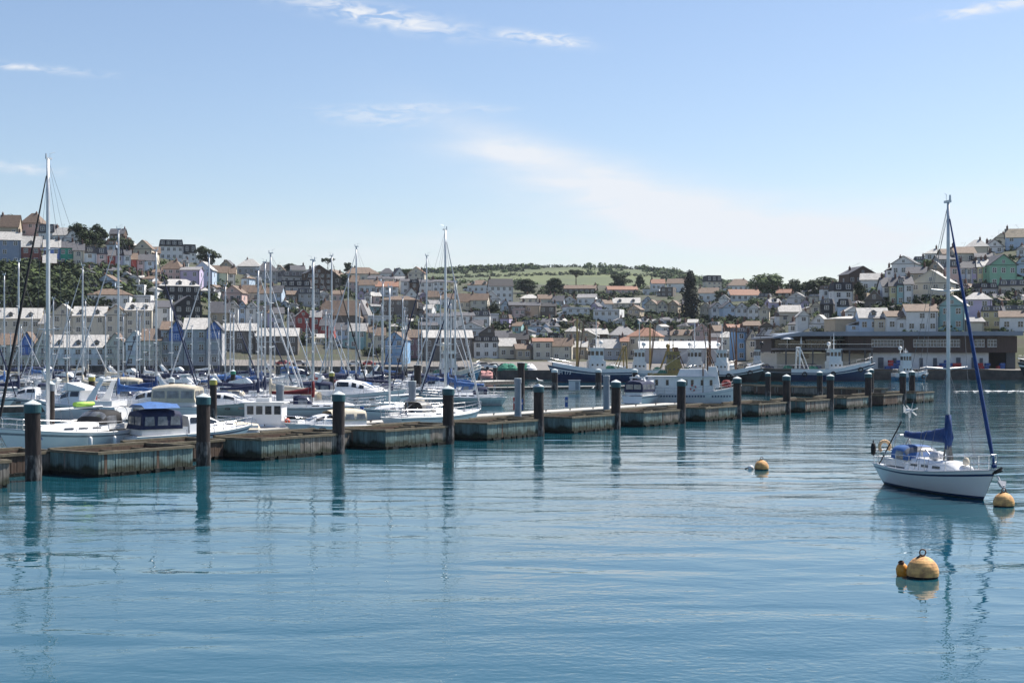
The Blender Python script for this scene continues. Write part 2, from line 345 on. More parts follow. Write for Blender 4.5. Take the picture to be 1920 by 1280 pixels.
def house(x0, x1, yr, ye, yb, style, wall, roof, where, yaw=0, dep=None, opts='', name='house', cat='house', desc=None, d=None):
    pc = (x0+x1)/2; d = d or solve_d(pc, yb); w = (x1-x0)/F*d; g = P(pc, yb, d)
    hw = (yb-ye)/F*d; hr = max(.3, (ye-yr)/F*d); dep = dep or min(10, max(6, w*.9)); h2 = w/2
    wn_ = WNAME.get(wall, wall); st = max(1, round(hw/2.9))
    form = {'side': 'long', 'front': 'gabled', 'hip': 'hipped', 'flat': 'flat roofed', 'mans': 'mansard'}[style]
    label = desc or f"{wn_} {form} house with {RNAME[roof]} roof {where}"
    if not desc:
        if label in HCOUNT:              # tell look-alikes apart by what they adjoin
            nb = min((q for q in HALL if q[0] != label), key=lambda q: abs(q[1]-pc)+abs(q[2]-yb), default=None)
            if nb: label = f"{wn_} {form} house {where} beside the {nb[3]} one"
        HCOUNT[label] = 1; HALL.append((label, pc, yb, f"{wn_} {form}"))
    t = thing(name, label, cat, g, math.atan2(-g.x, g.y)*.6+R(yaw), 'houses '+where if not desc else None)
    wm = [wallm(wall)]; mb = MB(); mb.bx(-h2, h2, 0, dep, -7, hw)
    if style == 'front': mb.add([(-h2, 0, hw), (h2, 0, hw), (0, 0, hw+hr), (-h2, dep, hw), (h2, dep, hw), (0, dep, hw+hr)], [(0, 1, 2), (4, 3, 5)])
    if style == 'side': mb.add([(-h2, 0, hw), (-h2, dep, hw), (-h2, dep/2, hw+hr), (h2, 0, hw), (h2, dep, hw), (h2, dep/2, hw+hr)], [(1, 0, 2), (3, 4, 5)])
    if style == 'flat': mb.bx(-h2-.02, h2+.02, -.02, .25, hw, hw+.5); mb.bx(-h2-.02, h2+.02, dep-.25, dep+.02, hw, hw+.5); mb.bx(-h2-.02, -h2+.25, .25, dep-.25, hw, hw+.5); mb.bx(h2-.25, h2+.02, .25, dep-.25, hw, hw+.5)
    mb.build('wall', wm, t)
    if 'G' in opts: mb = MB(); mb.loft([[(-h2*.9, y, hw-2.4), (h2*.9, y, hw-2.4), (h2*.9, y, hw+.1), (0, y, hw+hr*.93), (-h2*.9, y, hw+.1)] for y in (-.06, .0)], smooth=False); mb.build('gable_panel', wallm('blue'), t)
    mb = MB(); e = .35
    if style == 'side':
        k = hr/(dep/2)
        slab(mb, (-h2-e, -e, hw-e*k), (h2+e, -e, hw-e*k), (h2+e, dep/2, hw+hr), (-h2-e, dep/2, hw+hr), .16); slab(mb, (h2+e, dep+e, hw-e*k), (-h2-e, dep+e, hw-e*k), (-h2-e, dep/2, hw+hr), (h2+e, dep/2, hw+hr), .16)
    elif style == 'front':
        k = hr/h2
        slab(mb, (-h2-e, dep+e, hw-e*k), (-h2-e, -e, hw-e*k), (0, -e, hw+hr), (0, dep+e, hw+hr), .16); slab(mb, (h2+e, -e, hw-e*k), (h2+e, dep+e, hw-e*k), (0, dep+e, hw+hr), (0, -e, hw+hr), .16)
    elif style == 'hip':
        rl = max(.2, h2-dep/2*.8); b = [(-h2-e, -e, hw), (h2+e, -e, hw), (h2+e, dep+e, hw), (-h2-e, dep+e, hw), (-rl, dep/2, hw+hr), (rl, dep/2, hw+hr)]
        b += [(x, y, hw-.18) for x, y, z in b[:4]]
        mb.add(b, [(0, 1, 5, 4), (1, 2, 5), (2, 3, 4, 5), (3, 0, 4), (6, 7, 1, 0), (7, 8, 2, 1), (8, 9, 3, 2), (9, 6, 0, 3), (9, 8, 7, 6)])
    elif style == 'flat': mb.bx(-h2+.25, h2-.25, .25, dep-.25, hw, hw+.2)
    elif style == 'mans':
        i = .35; mb.loft([[(-h2-.15, -.15, hw), (h2+.15, -.15, hw), (h2+.15, dep+.15, hw), (-h2-.15, dep+.15, hw)], [(-h2+i, i, hw+hr), (h2-i, i, hw+hr), (h2-i, dep-i, hw+hr), (-h2+i, dep-i, hw+hr)]], 0, smooth=False)
    r_ = mb.build('roof', roofm(roof), t)
    if 'n' not in opts and style in ('side', 'hip', 'front', 'mans') and rnd.random() < .75:
        if style == 'front': link('chimney', CHIM, r_, (rnd.choice((-.5, .5))*h2, dep*.6, hw+hr*.5), math.pi/2)
        elif style == 'hip': link('chimney', CHIM, r_, (rnd.choice((-1, 1))*max(0, h2-dep*.4)*.8, dep/2, hw+hr*.7), math.pi/2)
        else: link('chimney', CHIM, r_, (rnd.choice((-1, 1))*(h2-.5), dep/2, hw+hr*(.85 if style == 'side' else .5)), math.pi/2)
    if 'd' in opts and style in ('side', 'hip'):
        nd = max(1, round(w/5))
        for k in range(nd): link('dormer', DORM, r_, (-h2+(k+.5)*w/nd, dep*.08, hw+hr*.1))
    if w > 5 and rnd.random() < .45 and where != 'x':       # a lower side extension with a lean-to roof
        sg = rnd.choice((-1, 1)); ew = rnd.uniform(1.8, 3.2); eh = hw*rnd.uniform(.35, .6); xa, xb = sorted((sg*h2, sg*(h2+ew))); mb = MB(); mb.bx(xa, xb, .6, dep*.8, -7, eh); ex = mb.build('extension', wm, t)
        mb = MB(); zi, zo = (eh+.9, eh+.05) if sg > 0 else (eh+.05, eh+.9); slab(mb, (xa, .4, zi), (xb+.0, .4, zo), (xb, dep*.85, zo), (xa, dep*.85, zi), .12); mb.build('extension_roof', roofm(roof), ex); link('window', WIN, t, (sg*(h2+ew/2), .58, eh*.35), scale=(1.0, 1, min(1.2, eh*.5)))
    if style in ('side', 'front') and rnd.random() < .5: mb = MB(); mb.tube((rnd.uniform(-.3, .3)*w, dep/2, hw+hr*.9), (rnd.uniform(-.3, .3)*w, dep/2, hw+hr+1.6), .03, n=4); mb.box((0, dep/2, hw+hr+1.3), (.9, .05, .05)); mb.build('aerial', WIRE, r_)
    mb = MB(); mb.box((0, -.2, hw-.12), (w+.1, .12, .12)); mb.tube((h2-.3, -.12, -1), (h2-.3, -.12, hw-.1), .06, n=5); mb.build('gutter', mat('gutter_dark', (.06, .06, .065), .6), t)
    nc = max(1, round(w/2.9)); sh = hw/st
    if 'b' not in opts:
        for s in range(st):
            for k in range(nc):
                x = -h2+(k+.5)*w/nc
                if s == 0 and k == nc//2 and 'D' in opts: link('door', DOOR, t, (x, 0, .05), scale=(1.0, 1, min(2.1, sh*.8))); continue
                if rnd.random() < .07: continue
                link('window', WIN, t, (x, 0, s*sh+sh*.30), scale=(min(1.35, w/nc*.55), 1, min(1.55, sh*.52)))
        if style == 'front' and hr > 1.6: link('window', WIN, t, (0, 0, hw+hr*.12), scale=(.9, 1, min(1.1, hr*.4)))
        if style == 'mans':
            for k in range(nc): link('window', WIN, t, (-h2+(k+.5)*w/nc, .02, hw+hr*.2), scale=(min(1.5, w/nc*.6), 1, hr*.55))
        if w > 5:
            for sgn in (-1, 1):           # side walls have a few windows too
                for s in range(st):
                    o = link('window', WIN, t, (sgn*h2, dep*.5, s*sh+sh*.3), sgn*math.pi/2, (1.0, 1, min(1.4, sh*.5)))
    if 'B' in opts:                       # balconies
        for s in range(1, st):
            for k in range(nc):
                mb = MB(); x = -h2+(k+.5)*w/nc; bw = min(1.1, w/nc*.42); mb.bx(x-bw, x+bw, -1.0, 0, s*sh-.08, s*sh+.06, 0)
                for q in range(7): mb.tube((x-bw+q*bw/3, -.95, s*sh), (x-bw+q*bw/3, -.95, s*sh+1.0), .025, n=4, mi=1)
                mb.box((x, -.95, s*sh+1.0), (2*bw, .06, .06), 1); mb.build('balcony', [WFR, mat('dark_railing', (.05, .055, .07), .5)], t)
    return t
HT = {
'above the colourful terrace': '''0 34 402 424 445 side tan brown;38 76 398 418 442 hip pink brown;72 102 420 436 455 mans white slate;100 126 426 440 458 side white lit;120 151 432 446 462 front white grey;250 284 450 466 486 front cream brown;205 232 428 438 452 side brown slate
300 343 449 461 488 mans white dark;345 368 458 474 490 mans white dark;276 300 462 474 492 side tan brown''',
'in the colourful clifftop terrace': '''0 38 434 449 497 side bluegrey lit;40 76 442 462 497 side brick lit d;83 112 449 463 499 side blue lit;112 138 452 464 499 side green slate;138 157 456 469 501 side cream slate;157 180 462 474 502 mans paleblue slate;180 201 464 476 503 mans pink slate
201 216 468 479 506 side red slate;216 232 466 478 508 mans paleblue dark;232 245 468 478 510 side white slate;245 257 474 486 512 side red brown;257 271 476 487 514 side white slate;271 291 476 488 516 side paleblue slate;82 104 475 492 506 side brick lit''',
'near the solitary round tree': '''300 340 487 504 526 hip pink brown;338 374 500 506 540 side lilac grey;360 398 490 506 540 front paleblue lit;396 411 497 510 536 side teal brown;411 426 499 511 536 side cream brown;426 441 500 512 536 side white brown;410 438 487 500 512 front tan slate
445 488 484 499 516 hip grey lit;482 520 490 508 530 hip grey slate;515 534 497 507 520 front cream brown;546 572 497 506 520 side white slate;530 572 508 518 532 mans grey slate;526 582 525 537 562 mans grey dark;575 622 497 512 545 front brown slate;600 640 505 520 545 front stone brown''',
'behind the blue gabled flats': '''180 216 515 526 540 front paleblue brown;165 242 540 552 576 hip white brown;226 270 532 536 548 flat white white;300 376 522 536 566 hip dark lit d;416 454 535 549 568 front pink brown;455 488 534 547 566 side cream brown;484 512 537 550 572 hip white brown;505 528 535 548 575 side paleblue slate
327 379 555 573 604 front dark slate;394 430 565 585 606 side tan slate;426 446 563 574 609 front white slate;446 462 564 575 610 front paleblue slate;460 482 566 577 611 front white slate;482 502 572 582 613 side white dark;502 516 576 586 615 side lilac brown;514 532 576 587 617 side white slate;538 556 584 594 620 front white brown
556 582 580 592 630 front red lit;582 602 582 594 632 side red grey;600 626 598 610 636 side red slate;530 560 545 552 570 side stone brown;560 600 540 550 575 mans grey slate;596 622 580 590 602 side white slate;240 282 548 556 574 flat white white''',
'on the inner harbour skyline': '''650 712 500 513 530 hip cream brown;712 738 502 512 526 hip white slate;738 760 502 516 530 front white slate;764 796 500 512 530 front cream terra;690 714 516 522 548 side paleblue slate;714 738 518 523 548 side cream slate;738 756 518 523 548 side white grey;752 768 522 527 552 side white slate
768 786 524 530 555 mans brown dark;786 812 524 529 553 side white slate;812 832 524 528 548 side white slate;832 844 525 529 548 side yellow slate;843 852 526 530 548 side white slate;705 746 527 537 556 side white terra;672 706 524 534 552 side white brown;876 920 524 534 550 hip white brown d;640 672 516 528 548 side pink brown''',
'above the inner quay warehouse': '''600 668 563 590 604 side stone brown b;664 690 562 590 600 front white grey;690 735 590 594 610 flat white grey;714 782 554 562 600 hip stone brown;757 786 540 556 566 front white slate;770 794 562 571 600 front white brown;848 882 550 565 580 side cream brown;882 914 550 562 586 side cream brown;904 936 545 560 580 front white slate
918 962 522 536 572 side white dark;805 850 587 593 618 side white slate;850 890 585 592 618 side white slate;855 910 604 616 634 front white slate;886 918 582 592 612 mans white slate;918 936 583 590 610 flat white grey;800 830 545 556 572 side tan brown;826 852 550 560 578 side white brown;880 905 600 610 628 side white slate;790 820 604 610 622 side grey slate''',
'on the wooded green slope': '''976 1012 551 559 570 hip cream lit;1010 1036 552 560 574 side cream brown;1036 1056 554 564 575 side paleblue slate;955 985 566 572 602 side stone slate;984 1012 567 573 602 side tan slate;1010 1042 568 574 602 side stone dark;964 985 577 580 604 flat pink grey;1062 1106 574 578 598 flat white white;1112 1162 579 582 608 flat white white
1055 1116 534 541 552 side stone brown;1140 1196 536 543 552 side pink terra;1054 1082 555 563 570 front white terra;1082 1116 551 558 572 side white grey;1150 1200 558 568 578 side cream lit d;1205 1236 541 544 553 flat white grey;1222 1247 523 531 545 side white terra;1250 1284 522 531 548 side white brown;1176 1200 572 580 602 front tan brown;1206 1224 556 564 580 front paleblue slate
1325 1354 516 528 542 mans cream dark;1310 1346 539 549 566 side white brown;1366 1412 522 535 546 hip white brown;1370 1426 542 553 564 side white terra;1456 1482 542 549 560 side brown terra;1475 1510 548 558 572 front white grey;1238 1262 532 540 556 flat stone grey''',
'beside the black cypress': '''1208 1232 562 571 592 front cream brown;1232 1252 563 571 592 front cream brown;1252 1271 563 571 592 front tan brown;1312 1334 567 576 602 front cream slate;1334 1356 567 576 602 front white slate;1356 1380 566 576 602 front paleblue slate;1380 1402 567 577 604 front white slate;1402 1424 570 578 604 front white slate;1424 1442 570 579 604 front cream slate''',
'behind the fishing quay': '''900 935 612 624 645 front stone slate;930 960 620 632 650 side brown slate;955 990 625 636 664 side brown dark;888 936 630 640 672 mans white dark;936 968 634 648 672 side cream lit;968 996 645 654 674 side tan brown;995 1030 636 650 672 front white lit;1000 1036 634 640 674 side cream terra
1034 1072 634 648 674 side cream brown;1028 1058 620 627 640 flat dark slate;1060 1086 610 621 640 hip tan lit;1080 1120 620 630 650 front tan lit;1100 1140 616 626 648 side brown lit;1145 1196 611 628 645 hip grey grey;1120 1166 636 652 674 side grey lit;1164 1178 632 640 674 side tan terra;1176 1236 614 630 672 hip cream terra;1236 1262 620 628 650 side grey slate
1258 1300 618 628 650 side cream brown d;1300 1332 606 620 648 front pink lit;1332 1352 625 632 660 side pink slate;1340 1366 610 620 634 side stone brown;1352 1380 622 632 674 side cream lit;1366 1390 608 614 640 side brown terra;1380 1400 614 622 676 mans skyblue slate;1400 1422 618 636 676 front cream slate;1420 1446 616 634 676 front grey slate;1440 1458 618 632 676 front cream lit
1395 1425 602 610 622 side brown brown;1425 1450 604 612 625 front stone brown;1445 1470 610 620 636 front tan brown;1060 1100 640 650 672 side tan lit;655 686 606 620 654 side teal lit;686 702 610 622 656 side yellow brown;702 722 614 628 658 side cream brown;765 792 618 632 672 side mauve brown;630 656 605 618 650 side paleblue slate''',
'behind the fish market': '''1455 1476 586 592 612 side white brown;1462 1502 572 584 606 side cream lit;1496 1518 582 592 620 front white lit;1518 1552 590 606 624 front white lit;1538 1562 560 570 600 mans dark slate;1563 1600 529 545 580 mans white dark;1590 1646 499 514 534 front brown slate;1614 1652 512 524 548 side white lit;1570 1592 560 574 600 mans paleblue dark
1586 1616 575 584 605 front white lit;1622 1656 544 562 582 front stone grey;1655 1668 520 536 574 side white slate;1668 1682 520 536 574 side yellow slate;1682 1696 520 534 574 mans teal slate;1696 1712 518 532 572 side white slate;1612 1666 577 595 622 side paleblue lit d;1663 1702 583 593 622 side white brown;1700 1758 570 583 622 side white brown;1600 1625 545 552 565 flat tan grey
1565 1634 592 597 624 hip tan lit b;1640 1664 590 597 622 side cream slate''',
'on the mint house hill': '''1672 1716 480 494 518 front white slate;1700 1735 500 512 530 side tan slate;1735 1768 465 475 490 hip white lit;1768 1802 466 476 492 side tan brown;1790 1830 462 474 494 side cream brown;1812 1852 448 462 482 hip cream lit;1848 1882 449 462 476 front white slate;1888 1925 428 444 468 side paleblue tan2
1780 1800 488 500 540 mans pink slate;1800 1812 490 502 537 side paleblue slate;1812 1822 490 502 537 side white slate;1822 1833 489 501 537 side lilac slate;1833 1843 488 500 538 side yellow lit;1843 1857 486 498 538 side mint lit;1855 1908 477 496 540 front mint slate;1905 1930 480 494 520 front paleblue slate;1708 1782 506 530 566 front cream lit
1740 1766 490 504 525 front tan grey;1875 1925 524 535 560 mans cream slate;1836 1872 530 540 562 mans grey dark;1808 1858 547 561 596 hip lilac lit;1762 1808 554 572 620 front teal lit;1840 1878 573 583 616 mans yellow slate;1876 1925 583 594 622 side white brown;1815 1845 595 603 622 side cream grey;1878 1925 572 580 600 mans white slate;1760 1790 478 486 500 side grey slate;1830 1860 474 482 496 side grey slate''',
}
RC['tan2'] = (.36, .30, .22); RNAME['tan2'] = 'tan tiled'
for where, txt in HT.items():
    for rec in txt.replace('\n', ';').split(';'):
        q = rec.split(); 
        if len(q) < 8: continue
        a = [float(v) for v in q[:5]]
        yaw = rnd.uniform(-12, 12) if q[5] == 'side' else rnd.uniform(-20, 20)
        if 'terrace' in where and 'above' not in where: yaw = 6
        house(*a, q[5], q[6], q[7], where, yaw=yaw, opts=q[8] if len(q) > 8 else '')
# smaller houses filling the terraces between them
RECTS = []
for txt in HT.values():
    for rec in txt.replace('\n', ';').split(';'):
        q = rec.split()
        if len(q) >= 8: RECTS.append((float(q[0]), float(q[1]), float(q[2]), float(q[4])))
RECTS += [(0, 420, 560, 690), (418, 560, 604, 664), (722, 757, 620, 684), (795, 886, 618, 676)]
fr = random.Random(21); nfill = 0
ZONES = [(150, 420, 500, 560, 'behind the blue gabled flats'), (420, 640, 515, 650, 'behind the blue gabled flats'), (620, 900, 515, 655, 'above the inner quay warehouse'), (900, 1450, 540, 590, 'on the wooded green slope'), (900, 1460, 612, 668, 'behind the fishing quay'), (1450, 1660, 545, 625, 'behind the fish market'), (1640, 1925, 460, 620, 'on the mint house hill'), (20, 320, 425, 490, 'above the colourful terrace')]
for k in range(14000):
    if nfill >= 260: break
    z = ZONES[fr.randrange(len(ZONES))]; px = fr.uniform(z[0], z[1]); yb = fr.uniform(z[2], z[3]); w = fr.uniform(12, 23); hw = fr.uniform(10, 17); hr = fr.uniform(4, 8); r0 = (px-w/2, px+w/2, yb-hw-hr, yb)
    ov = 0
    for a in RECTS: ov += max(0, min(a[1], r0[1])-max(a[0], r0[0]))*max(0, min(a[3], r0[3])-max(a[2], r0[2]))
    if ov > .44*w*(hw+hr) or solve_d(px, yb) > 640 or solve_d(px, yb-8) > 700: continue
    RECTS.append(r0); nfill += 1; stl = fr.choice(('side', 'side', 'front', 'front', 'hip', 'mans'))
    house(px-w/2, px+w/2, yb-hw-hr, yb-hw, yb, stl, fr.choice(('white', 'white', 'cream', 'white', 'paleblue', 'pink', 'cream', 'white', 'lilac', 'yellow', 'teal')), fr.choice(('slate', 'brown', 'lit', 'grey', 'slate', 'lit', 'slate')), z[4], yaw=fr.uniform(-25, 25), opts='d' if fr.random() < .3 else '')
# waterfront apartments: cream and grey blocks with balconies
AP = 'apartment_block'
def apt(x0, x1, yr, ye, yb, style, wall, roof, desc, opts='Bn', yaw=0, dep=11, d=None): return house(x0, x1, yr, ye, yb, style, wall, roof, 'x', yaw, dep, opts, AP, 'apartment block', desc, d)
apt(-60, 0, 577, 597, 640, 'side', 'cream', 'lit', 'cream upper apartment block behind the tallest grey yacht mast', 'dn')
apt(2, 74, 577, 597, 640, 'side', 'cream', 'lit', 'cream upper apartment block with pale roof and dormers under the cliff', 'dn')
apt(74, 100, 590, 607, 640, 'side', 'cream', 'grey', 'narrow cream apartment link block with tan end wall', 'n')
apt(96, 140, 570, 590, 645, 'front', 'cream', 'lit', 'cream gable fronted apartment block beside a long pale roof', 'n')
apt(138, 196, 574, 592, 645, 'side', 'cream', 'lit', 'cream apartment block with long pale roof below the white brown roofed villa', 'dn')
apt(196, 238, 572, 590, 645, 'front', 'cream', 'brown', 'cream gabled apartment block between pale roof and dormered block', 'n')
apt(236, 284, 567, 582, 645, 'side', 'cream', 'lit', 'cream apartment block with blue grey dormer above the waterfront flats', 'dn')
apt(282, 318, 563, 576, 640, 'side', 'white', 'slate', 'white upper block with dark roof beside the black slate house', 'n')
apt(-70, -2, 622, 648, 690, 'front', 'cream', 'brown', 'waterfront flats with brown gable at the frame end of the row')
apt(0, 34, 625, 646, 690, 'side', 'cream', 'brown', 'waterfront flats with brown roof beside a gabled block')
apt(34, 66, 622, 648, 690, 'front', 'cream', 'brown', 'pale gabled waterfront flats with blue gable front', 'BnG')
apt(66, 97, 622, 648, 690, 'front', 'cream', 'brown', 'cream gabled waterfront flats next to the round dormers')
apt(96, 196, 628, 651, 690, 'side', 'white', 'lit', 'long white waterfront flats with four dormers in a pale roof', 'Bdn')
apt(196, 236, 624, 650, 690, 'front', 'cream', 'brown', 'cream gabled waterfront flats with balconies between two long blocks')
apt(236, 268, 620, 640, 690, 'front', 'white', 'lit', 'white gabled waterfront flats with pale roof')
apt(266, 302, 616, 638, 690, 'side', 'cream', 'brown', 'cream waterfront flats with brown roof beside the blue gables')
apt(302, 318, 602, 618, 686, 'side', 'grey', 'brown', 'grey slim waterfront block adjoining the blue gable', 'Bn')
apt(316, 346, 600, 622, 686, 'front', 'grey', 'slate', 'waterfront flats with bright blue gable and grey balconies', 'BnG')
apt(345, 388, 596, 617, 686, 'side', 'grey', 'lit', 'grey five storey waterfront flats between two blue gables')
apt(387, 416, 602, 618, 686, 'front', 'grey', 'slate', 'slim blue gabled waterfront flats beside the stone warehouse', 'BnG')
house(418, 480, 606, 620, 660, 'side', 'stone', 'lit', 'x', 0, 12, 'n', 'warehouse', 'warehouse', 'stone warehouse with pale roof next to the blue gabled flats')
house(480, 558, 615, 630, 664, 'side', 'stone', 'lit', 'x', 0, 12, 'n', 'warehouse', 'warehouse', 'long dark stone warehouse with pale roof above the ivy wall')
house(482, 522, 631, 641, 664, 'hip', 'stone', 'lit', 'x', 0, 7, 'n', 'shed', 'shed', 'small hipped shed in front of the dark stone warehouse')
house(722, 757, 622, 636, 684, 'front', 'skyblue', 'brown', 'x', -8, 12, 'Bn', AP, 'apartment block', 'bright blue gabled building with balconies by the inner quay')
house(795, 886, 619, 633, 676, 'side', 'stone', 'lit', 'x', 4, 13, 'n', 'warehouse', 'warehouse', 'long stone warehouse with pale roof on the inner quay')
house(1200, 1345, 640, 653, 664, 'side', 'grey', 'white', 'x', 0, 16, 'nb', 'market_shed', 'market shed', 'long low market shed with bright white roof behind the trawlers', d=400)
# ================================================================ FISH MARKET (right)
WOODC = mat('cedar_cladding', (.085, .055, .045), .8, .25, .8, col2=(.05, .034, .03), stretch=(6, 6, .3), bump=.3)
ZINC = mat('zinc_roof', (.22, .25, .30), .45, .08, .4)
fd = 304.0
def fx(px): return (px-960)/F*fd
def fz(py): return CH+(HZ-py)/F*fd
fm = thing('fish_market', 'long dark timber clad fish market with zinc roof and terrace restaurant on the quay', 'market building', (fx(1690), fd, fz(692)))
ox, oz = fx(1690), fz(692)
def fbox(name, x0, x1, y0, y1, t, b, m, parent=None):
    mb = MB(); mb.bx(fx(x0)-ox, fx(x1)-ox, y0, y1, fz(b)-oz, fz(t)-oz); return mb.build(name, m, parent or fm)
fbox('upper_storey', 1590, 1907, 0, 26, 630, 661, WOODC)
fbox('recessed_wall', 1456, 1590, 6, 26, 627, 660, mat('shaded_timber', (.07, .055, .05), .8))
fbox('lower_wall', 1632, 1857, 1.2, 26, 661, 692, wallm('white'))
fbox('lower_wall', 1462, 1632, 3.5, 26, 662, 692, wallm('cream'))
fbox('loading_bay', 1857, 1890, 12, 26, 661, 692, wallm('grey'))
fbox('end_wall', 1890, 1907, 1.0, 26, 661, 692, mat('dark_panel', (.05, .06, .075), .5))
mb = MB(); zt = fz(622)-oz; zb = fz(630)-oz
mb.loft([[(fx(1448)-ox, -1.5, zb-.5), (fx(1448)-ox, 27, zb-.5), (fx(1448)-ox, 27, zb-.1), (fx(1448)-ox, -1.5, zb-.1)], [(fx(1500)-ox, -2.0, zb), (fx(1500)-ox, 27, zb), (fx(1500)-ox, 27, zt), (fx(1500)-ox, -2.0, zt)], [(fx(1912)-ox, -2.0, zb+.1), (fx(1912)-ox, 27, zb+.1), (fx(1912)-ox, 27, zt+.1), (fx(1912)-ox, -2.0, zt+.1)]], smooth=False)
rf = mb.build('roof', ZINC, fm)
mb = MB(); mb.bx(fx(1455)-ox, fx(1632)-ox, -2.5, 6, fz(656)-oz, fz(652.5)-oz); tr = mb.build('terrace', mat('terrace_deck', (.16, .15, .15), .7), fm)
for k in range(48):
    x = fx(1455)-ox+k*(fx(1632)-fx(1455))/47; mb = MB(); mb.tube((x, -2.4, fz(652.5)-oz), (x, -2.4, fz(645)-oz), .03, n=4); mb.build('baluster', mat('dark_railing', (.05, .055, .07), .5), tr)
mb = MB(); mb.box(((fx(1455)+fx(1632))/2-ox, -2.4, fz(645)-oz), (fx(1632)-fx(1455), .08, .07)); mb.build('handrail', STEEL, tr)
for px in (1470, 1490, 1520, 1545, 1574, 1588, 1617, 1630):
    mb = MB(); mb.tube((fx(px)-ox, -2.2, 0), (fx(px)-ox, -2.2, fz(656)-oz), .16, n=8); mb.build('column', mat('dark_panel', (.05, .06, .075), .5), fm)
for x0, x1, t, b in ((1522, 1578, 638, 652), (1580, 1615, 639, 652), (1462, 1500, 636, 652), (1500, 1520, 638, 652)):
    fbox('glazed_front', x0, x1, 5.8, 6.05, t, b, GLASS)
for x in range(1526, 1616, 6): fbox('mullion', x, x+.7, 5.7, 6.0, 638, 652, WFR)
fbox('awning', 1520, 1616, 3.2, 6.2, 636, 637.3, WHITE2)
for a, b in ((1634, 1692), (1712, 1744), (1744, 1800), (1827, 1846), (1851, 1869)):
    n = max(2, round((b-a)/6)); w = (fx(b)-fx(a))/n
    for k in range(n): link('window', WIN, fm, (fx(a)-ox+(k+.5)*w, -.02, fz(650.5)-oz), scale=(w*.92, 1, (fz(636)-fz(650.5))))
for px, wd in ((1654, 10), (1680, 7), (1705, 8), (1730, 6), (1756, 7), (1781, 7), (1800, 8), (1829, 8), (1843, 6)):
    fbox('door', px-wd/2, px+wd/2, 1.0, 1.3, 670 if wd > 7 else 671, 690, mat('bay_door', (.10, .12, .15), .6))
fbox('window', 1506, 1522, 3.3, 3.6, 657.5+6, 672, GLASS)
sg = fbox('sign_board', 1574, 1600, 5.3, 5.6, 627.2, 634, mat('teal_sign', (.03, .22, .27), .5))
text_mesh('ROCKFISH', .62, WHITE2, 'sign_lettering', fm, (fx(1587)-ox, 5.27, fz(630.6)-oz), (R(90), 0, 0))
fbox('sign_board', 1482, 1493, 5.3, 5.6, 633.5, 637.5, mat('teal_sign', (.03, .22, .27), .5))
# parasols on the restaurant terrace, stacked fish boxes, parked cars
for px, op in ((1474, 1), (1500, 0)):
    q = thing('parasol', 'open white parasol on the restaurant terrace' if op else 'folded white parasol on the restaurant terrace', 'parasol', (fx(px), fd-1.2, fz(652.5)))
    mb = MB(); mb.tube((0, 0, 0), (0, 0, 2.4), .04); mb.build('pole', STEEL, q)
    mb = MB(); mb.lathe((0, 0, 0), [(1.5, 1.9), (1.45, 2.0), (.05, 2.6)] if op else [(.12, .9), (.25, 1.1), (.05, 2.5)], 8, smooth=False); mb.build('canopy', WHITE2, q)
k = 0
for px in list(range(1661, 1703, 3))+list(range(1758, 1796, 3))+[1836, 1848, 1870, 1876]:
    hgt = rnd.choice((1, 2, 2, 3)); c = rnd.choice(('blue', 'red', 'blue', 'red', 'rust'))
    for s in range(hgt):
        mb = MB(); z0 = s*.62
        mb.bx(-.5, .5, -.4, .4, 0, .08); mb.bx(-.5, -.43, -.4, .4, .08, .58); mb.bx(.43, .5, -.4, .4, .08, .58); mb.bx(-.43, .43, -.4, -.33, .08, .58); mb.bx(-.43, .43, .33, .4, .08, .58)
        mb.build('fish_box', {'blue': BLUEP, 'red': REDP, 'rust': RUST}[c], loc=(fx(px)+rnd.uniform(-.1, .1), fd-1.0+rnd.uniform(-.3, .3), oz+.12+z0), rz=rnd.uniform(-.2, .2), label=f"{ {'blue': 'blue', 'red': 'red', 'rust': 'rusty brown'}[c]} plastic fish box stacked against the white market wall", cat='crate', group=c+' fish boxes at the fish market')
def car_proto():
    t = thing('parked_car', 'x', 'car')
    pr = [(-2.1, .35), (-2.1, .85), (-1.3, .95), (-.8, 1.42), (.7, 1.42), (1.25, .95), (2.05, .8), (2.1, .35)]
    mb = MB(); mb.loft([[(x, y, z) for x, z in pr] for y in (-.85, .85)], 0, smooth=False); mb.build('body', WHITE2, t)
    mb = MB(); mb.loft([[(x, y, z) for x, z in ((-1.2, .97), (-.75, 1.36), (.62, 1.36), (1.1, .97))] for y in (-.87, .87)], smooth=False); mb.build('window_band', GLASS, t)
    for x in (-1.3, 1.3):
        for y in (-.82, .82):
            mb = MB(); mb.tube((x, y-.1, .33), (x, y+.1, .33), .33, n=12); mb.build('wheel', BLACKC, t)
    return t
cp = car_proto(); cars = [(905, 'silver'), (925, 'white'), (946, 'dark blue'), (1365, 'silver'), (1392, 'pale gold'), (1412, 'white'), (1432, 'dark blue'), (1500, 'black'), (1520, 'dark blue'), (665, 'white'), (690, 'red'), (560, 'silver'), (530, 'red')]
CARC = {'silver': (.4, .4, .42), 'white': (.75, .75, .75), 'dark blue': (.02, .04, .12), 'pale gold': (.45, .36, .24), 'black': (.02, .02, .02), 'red': (.4, .03, .03)}
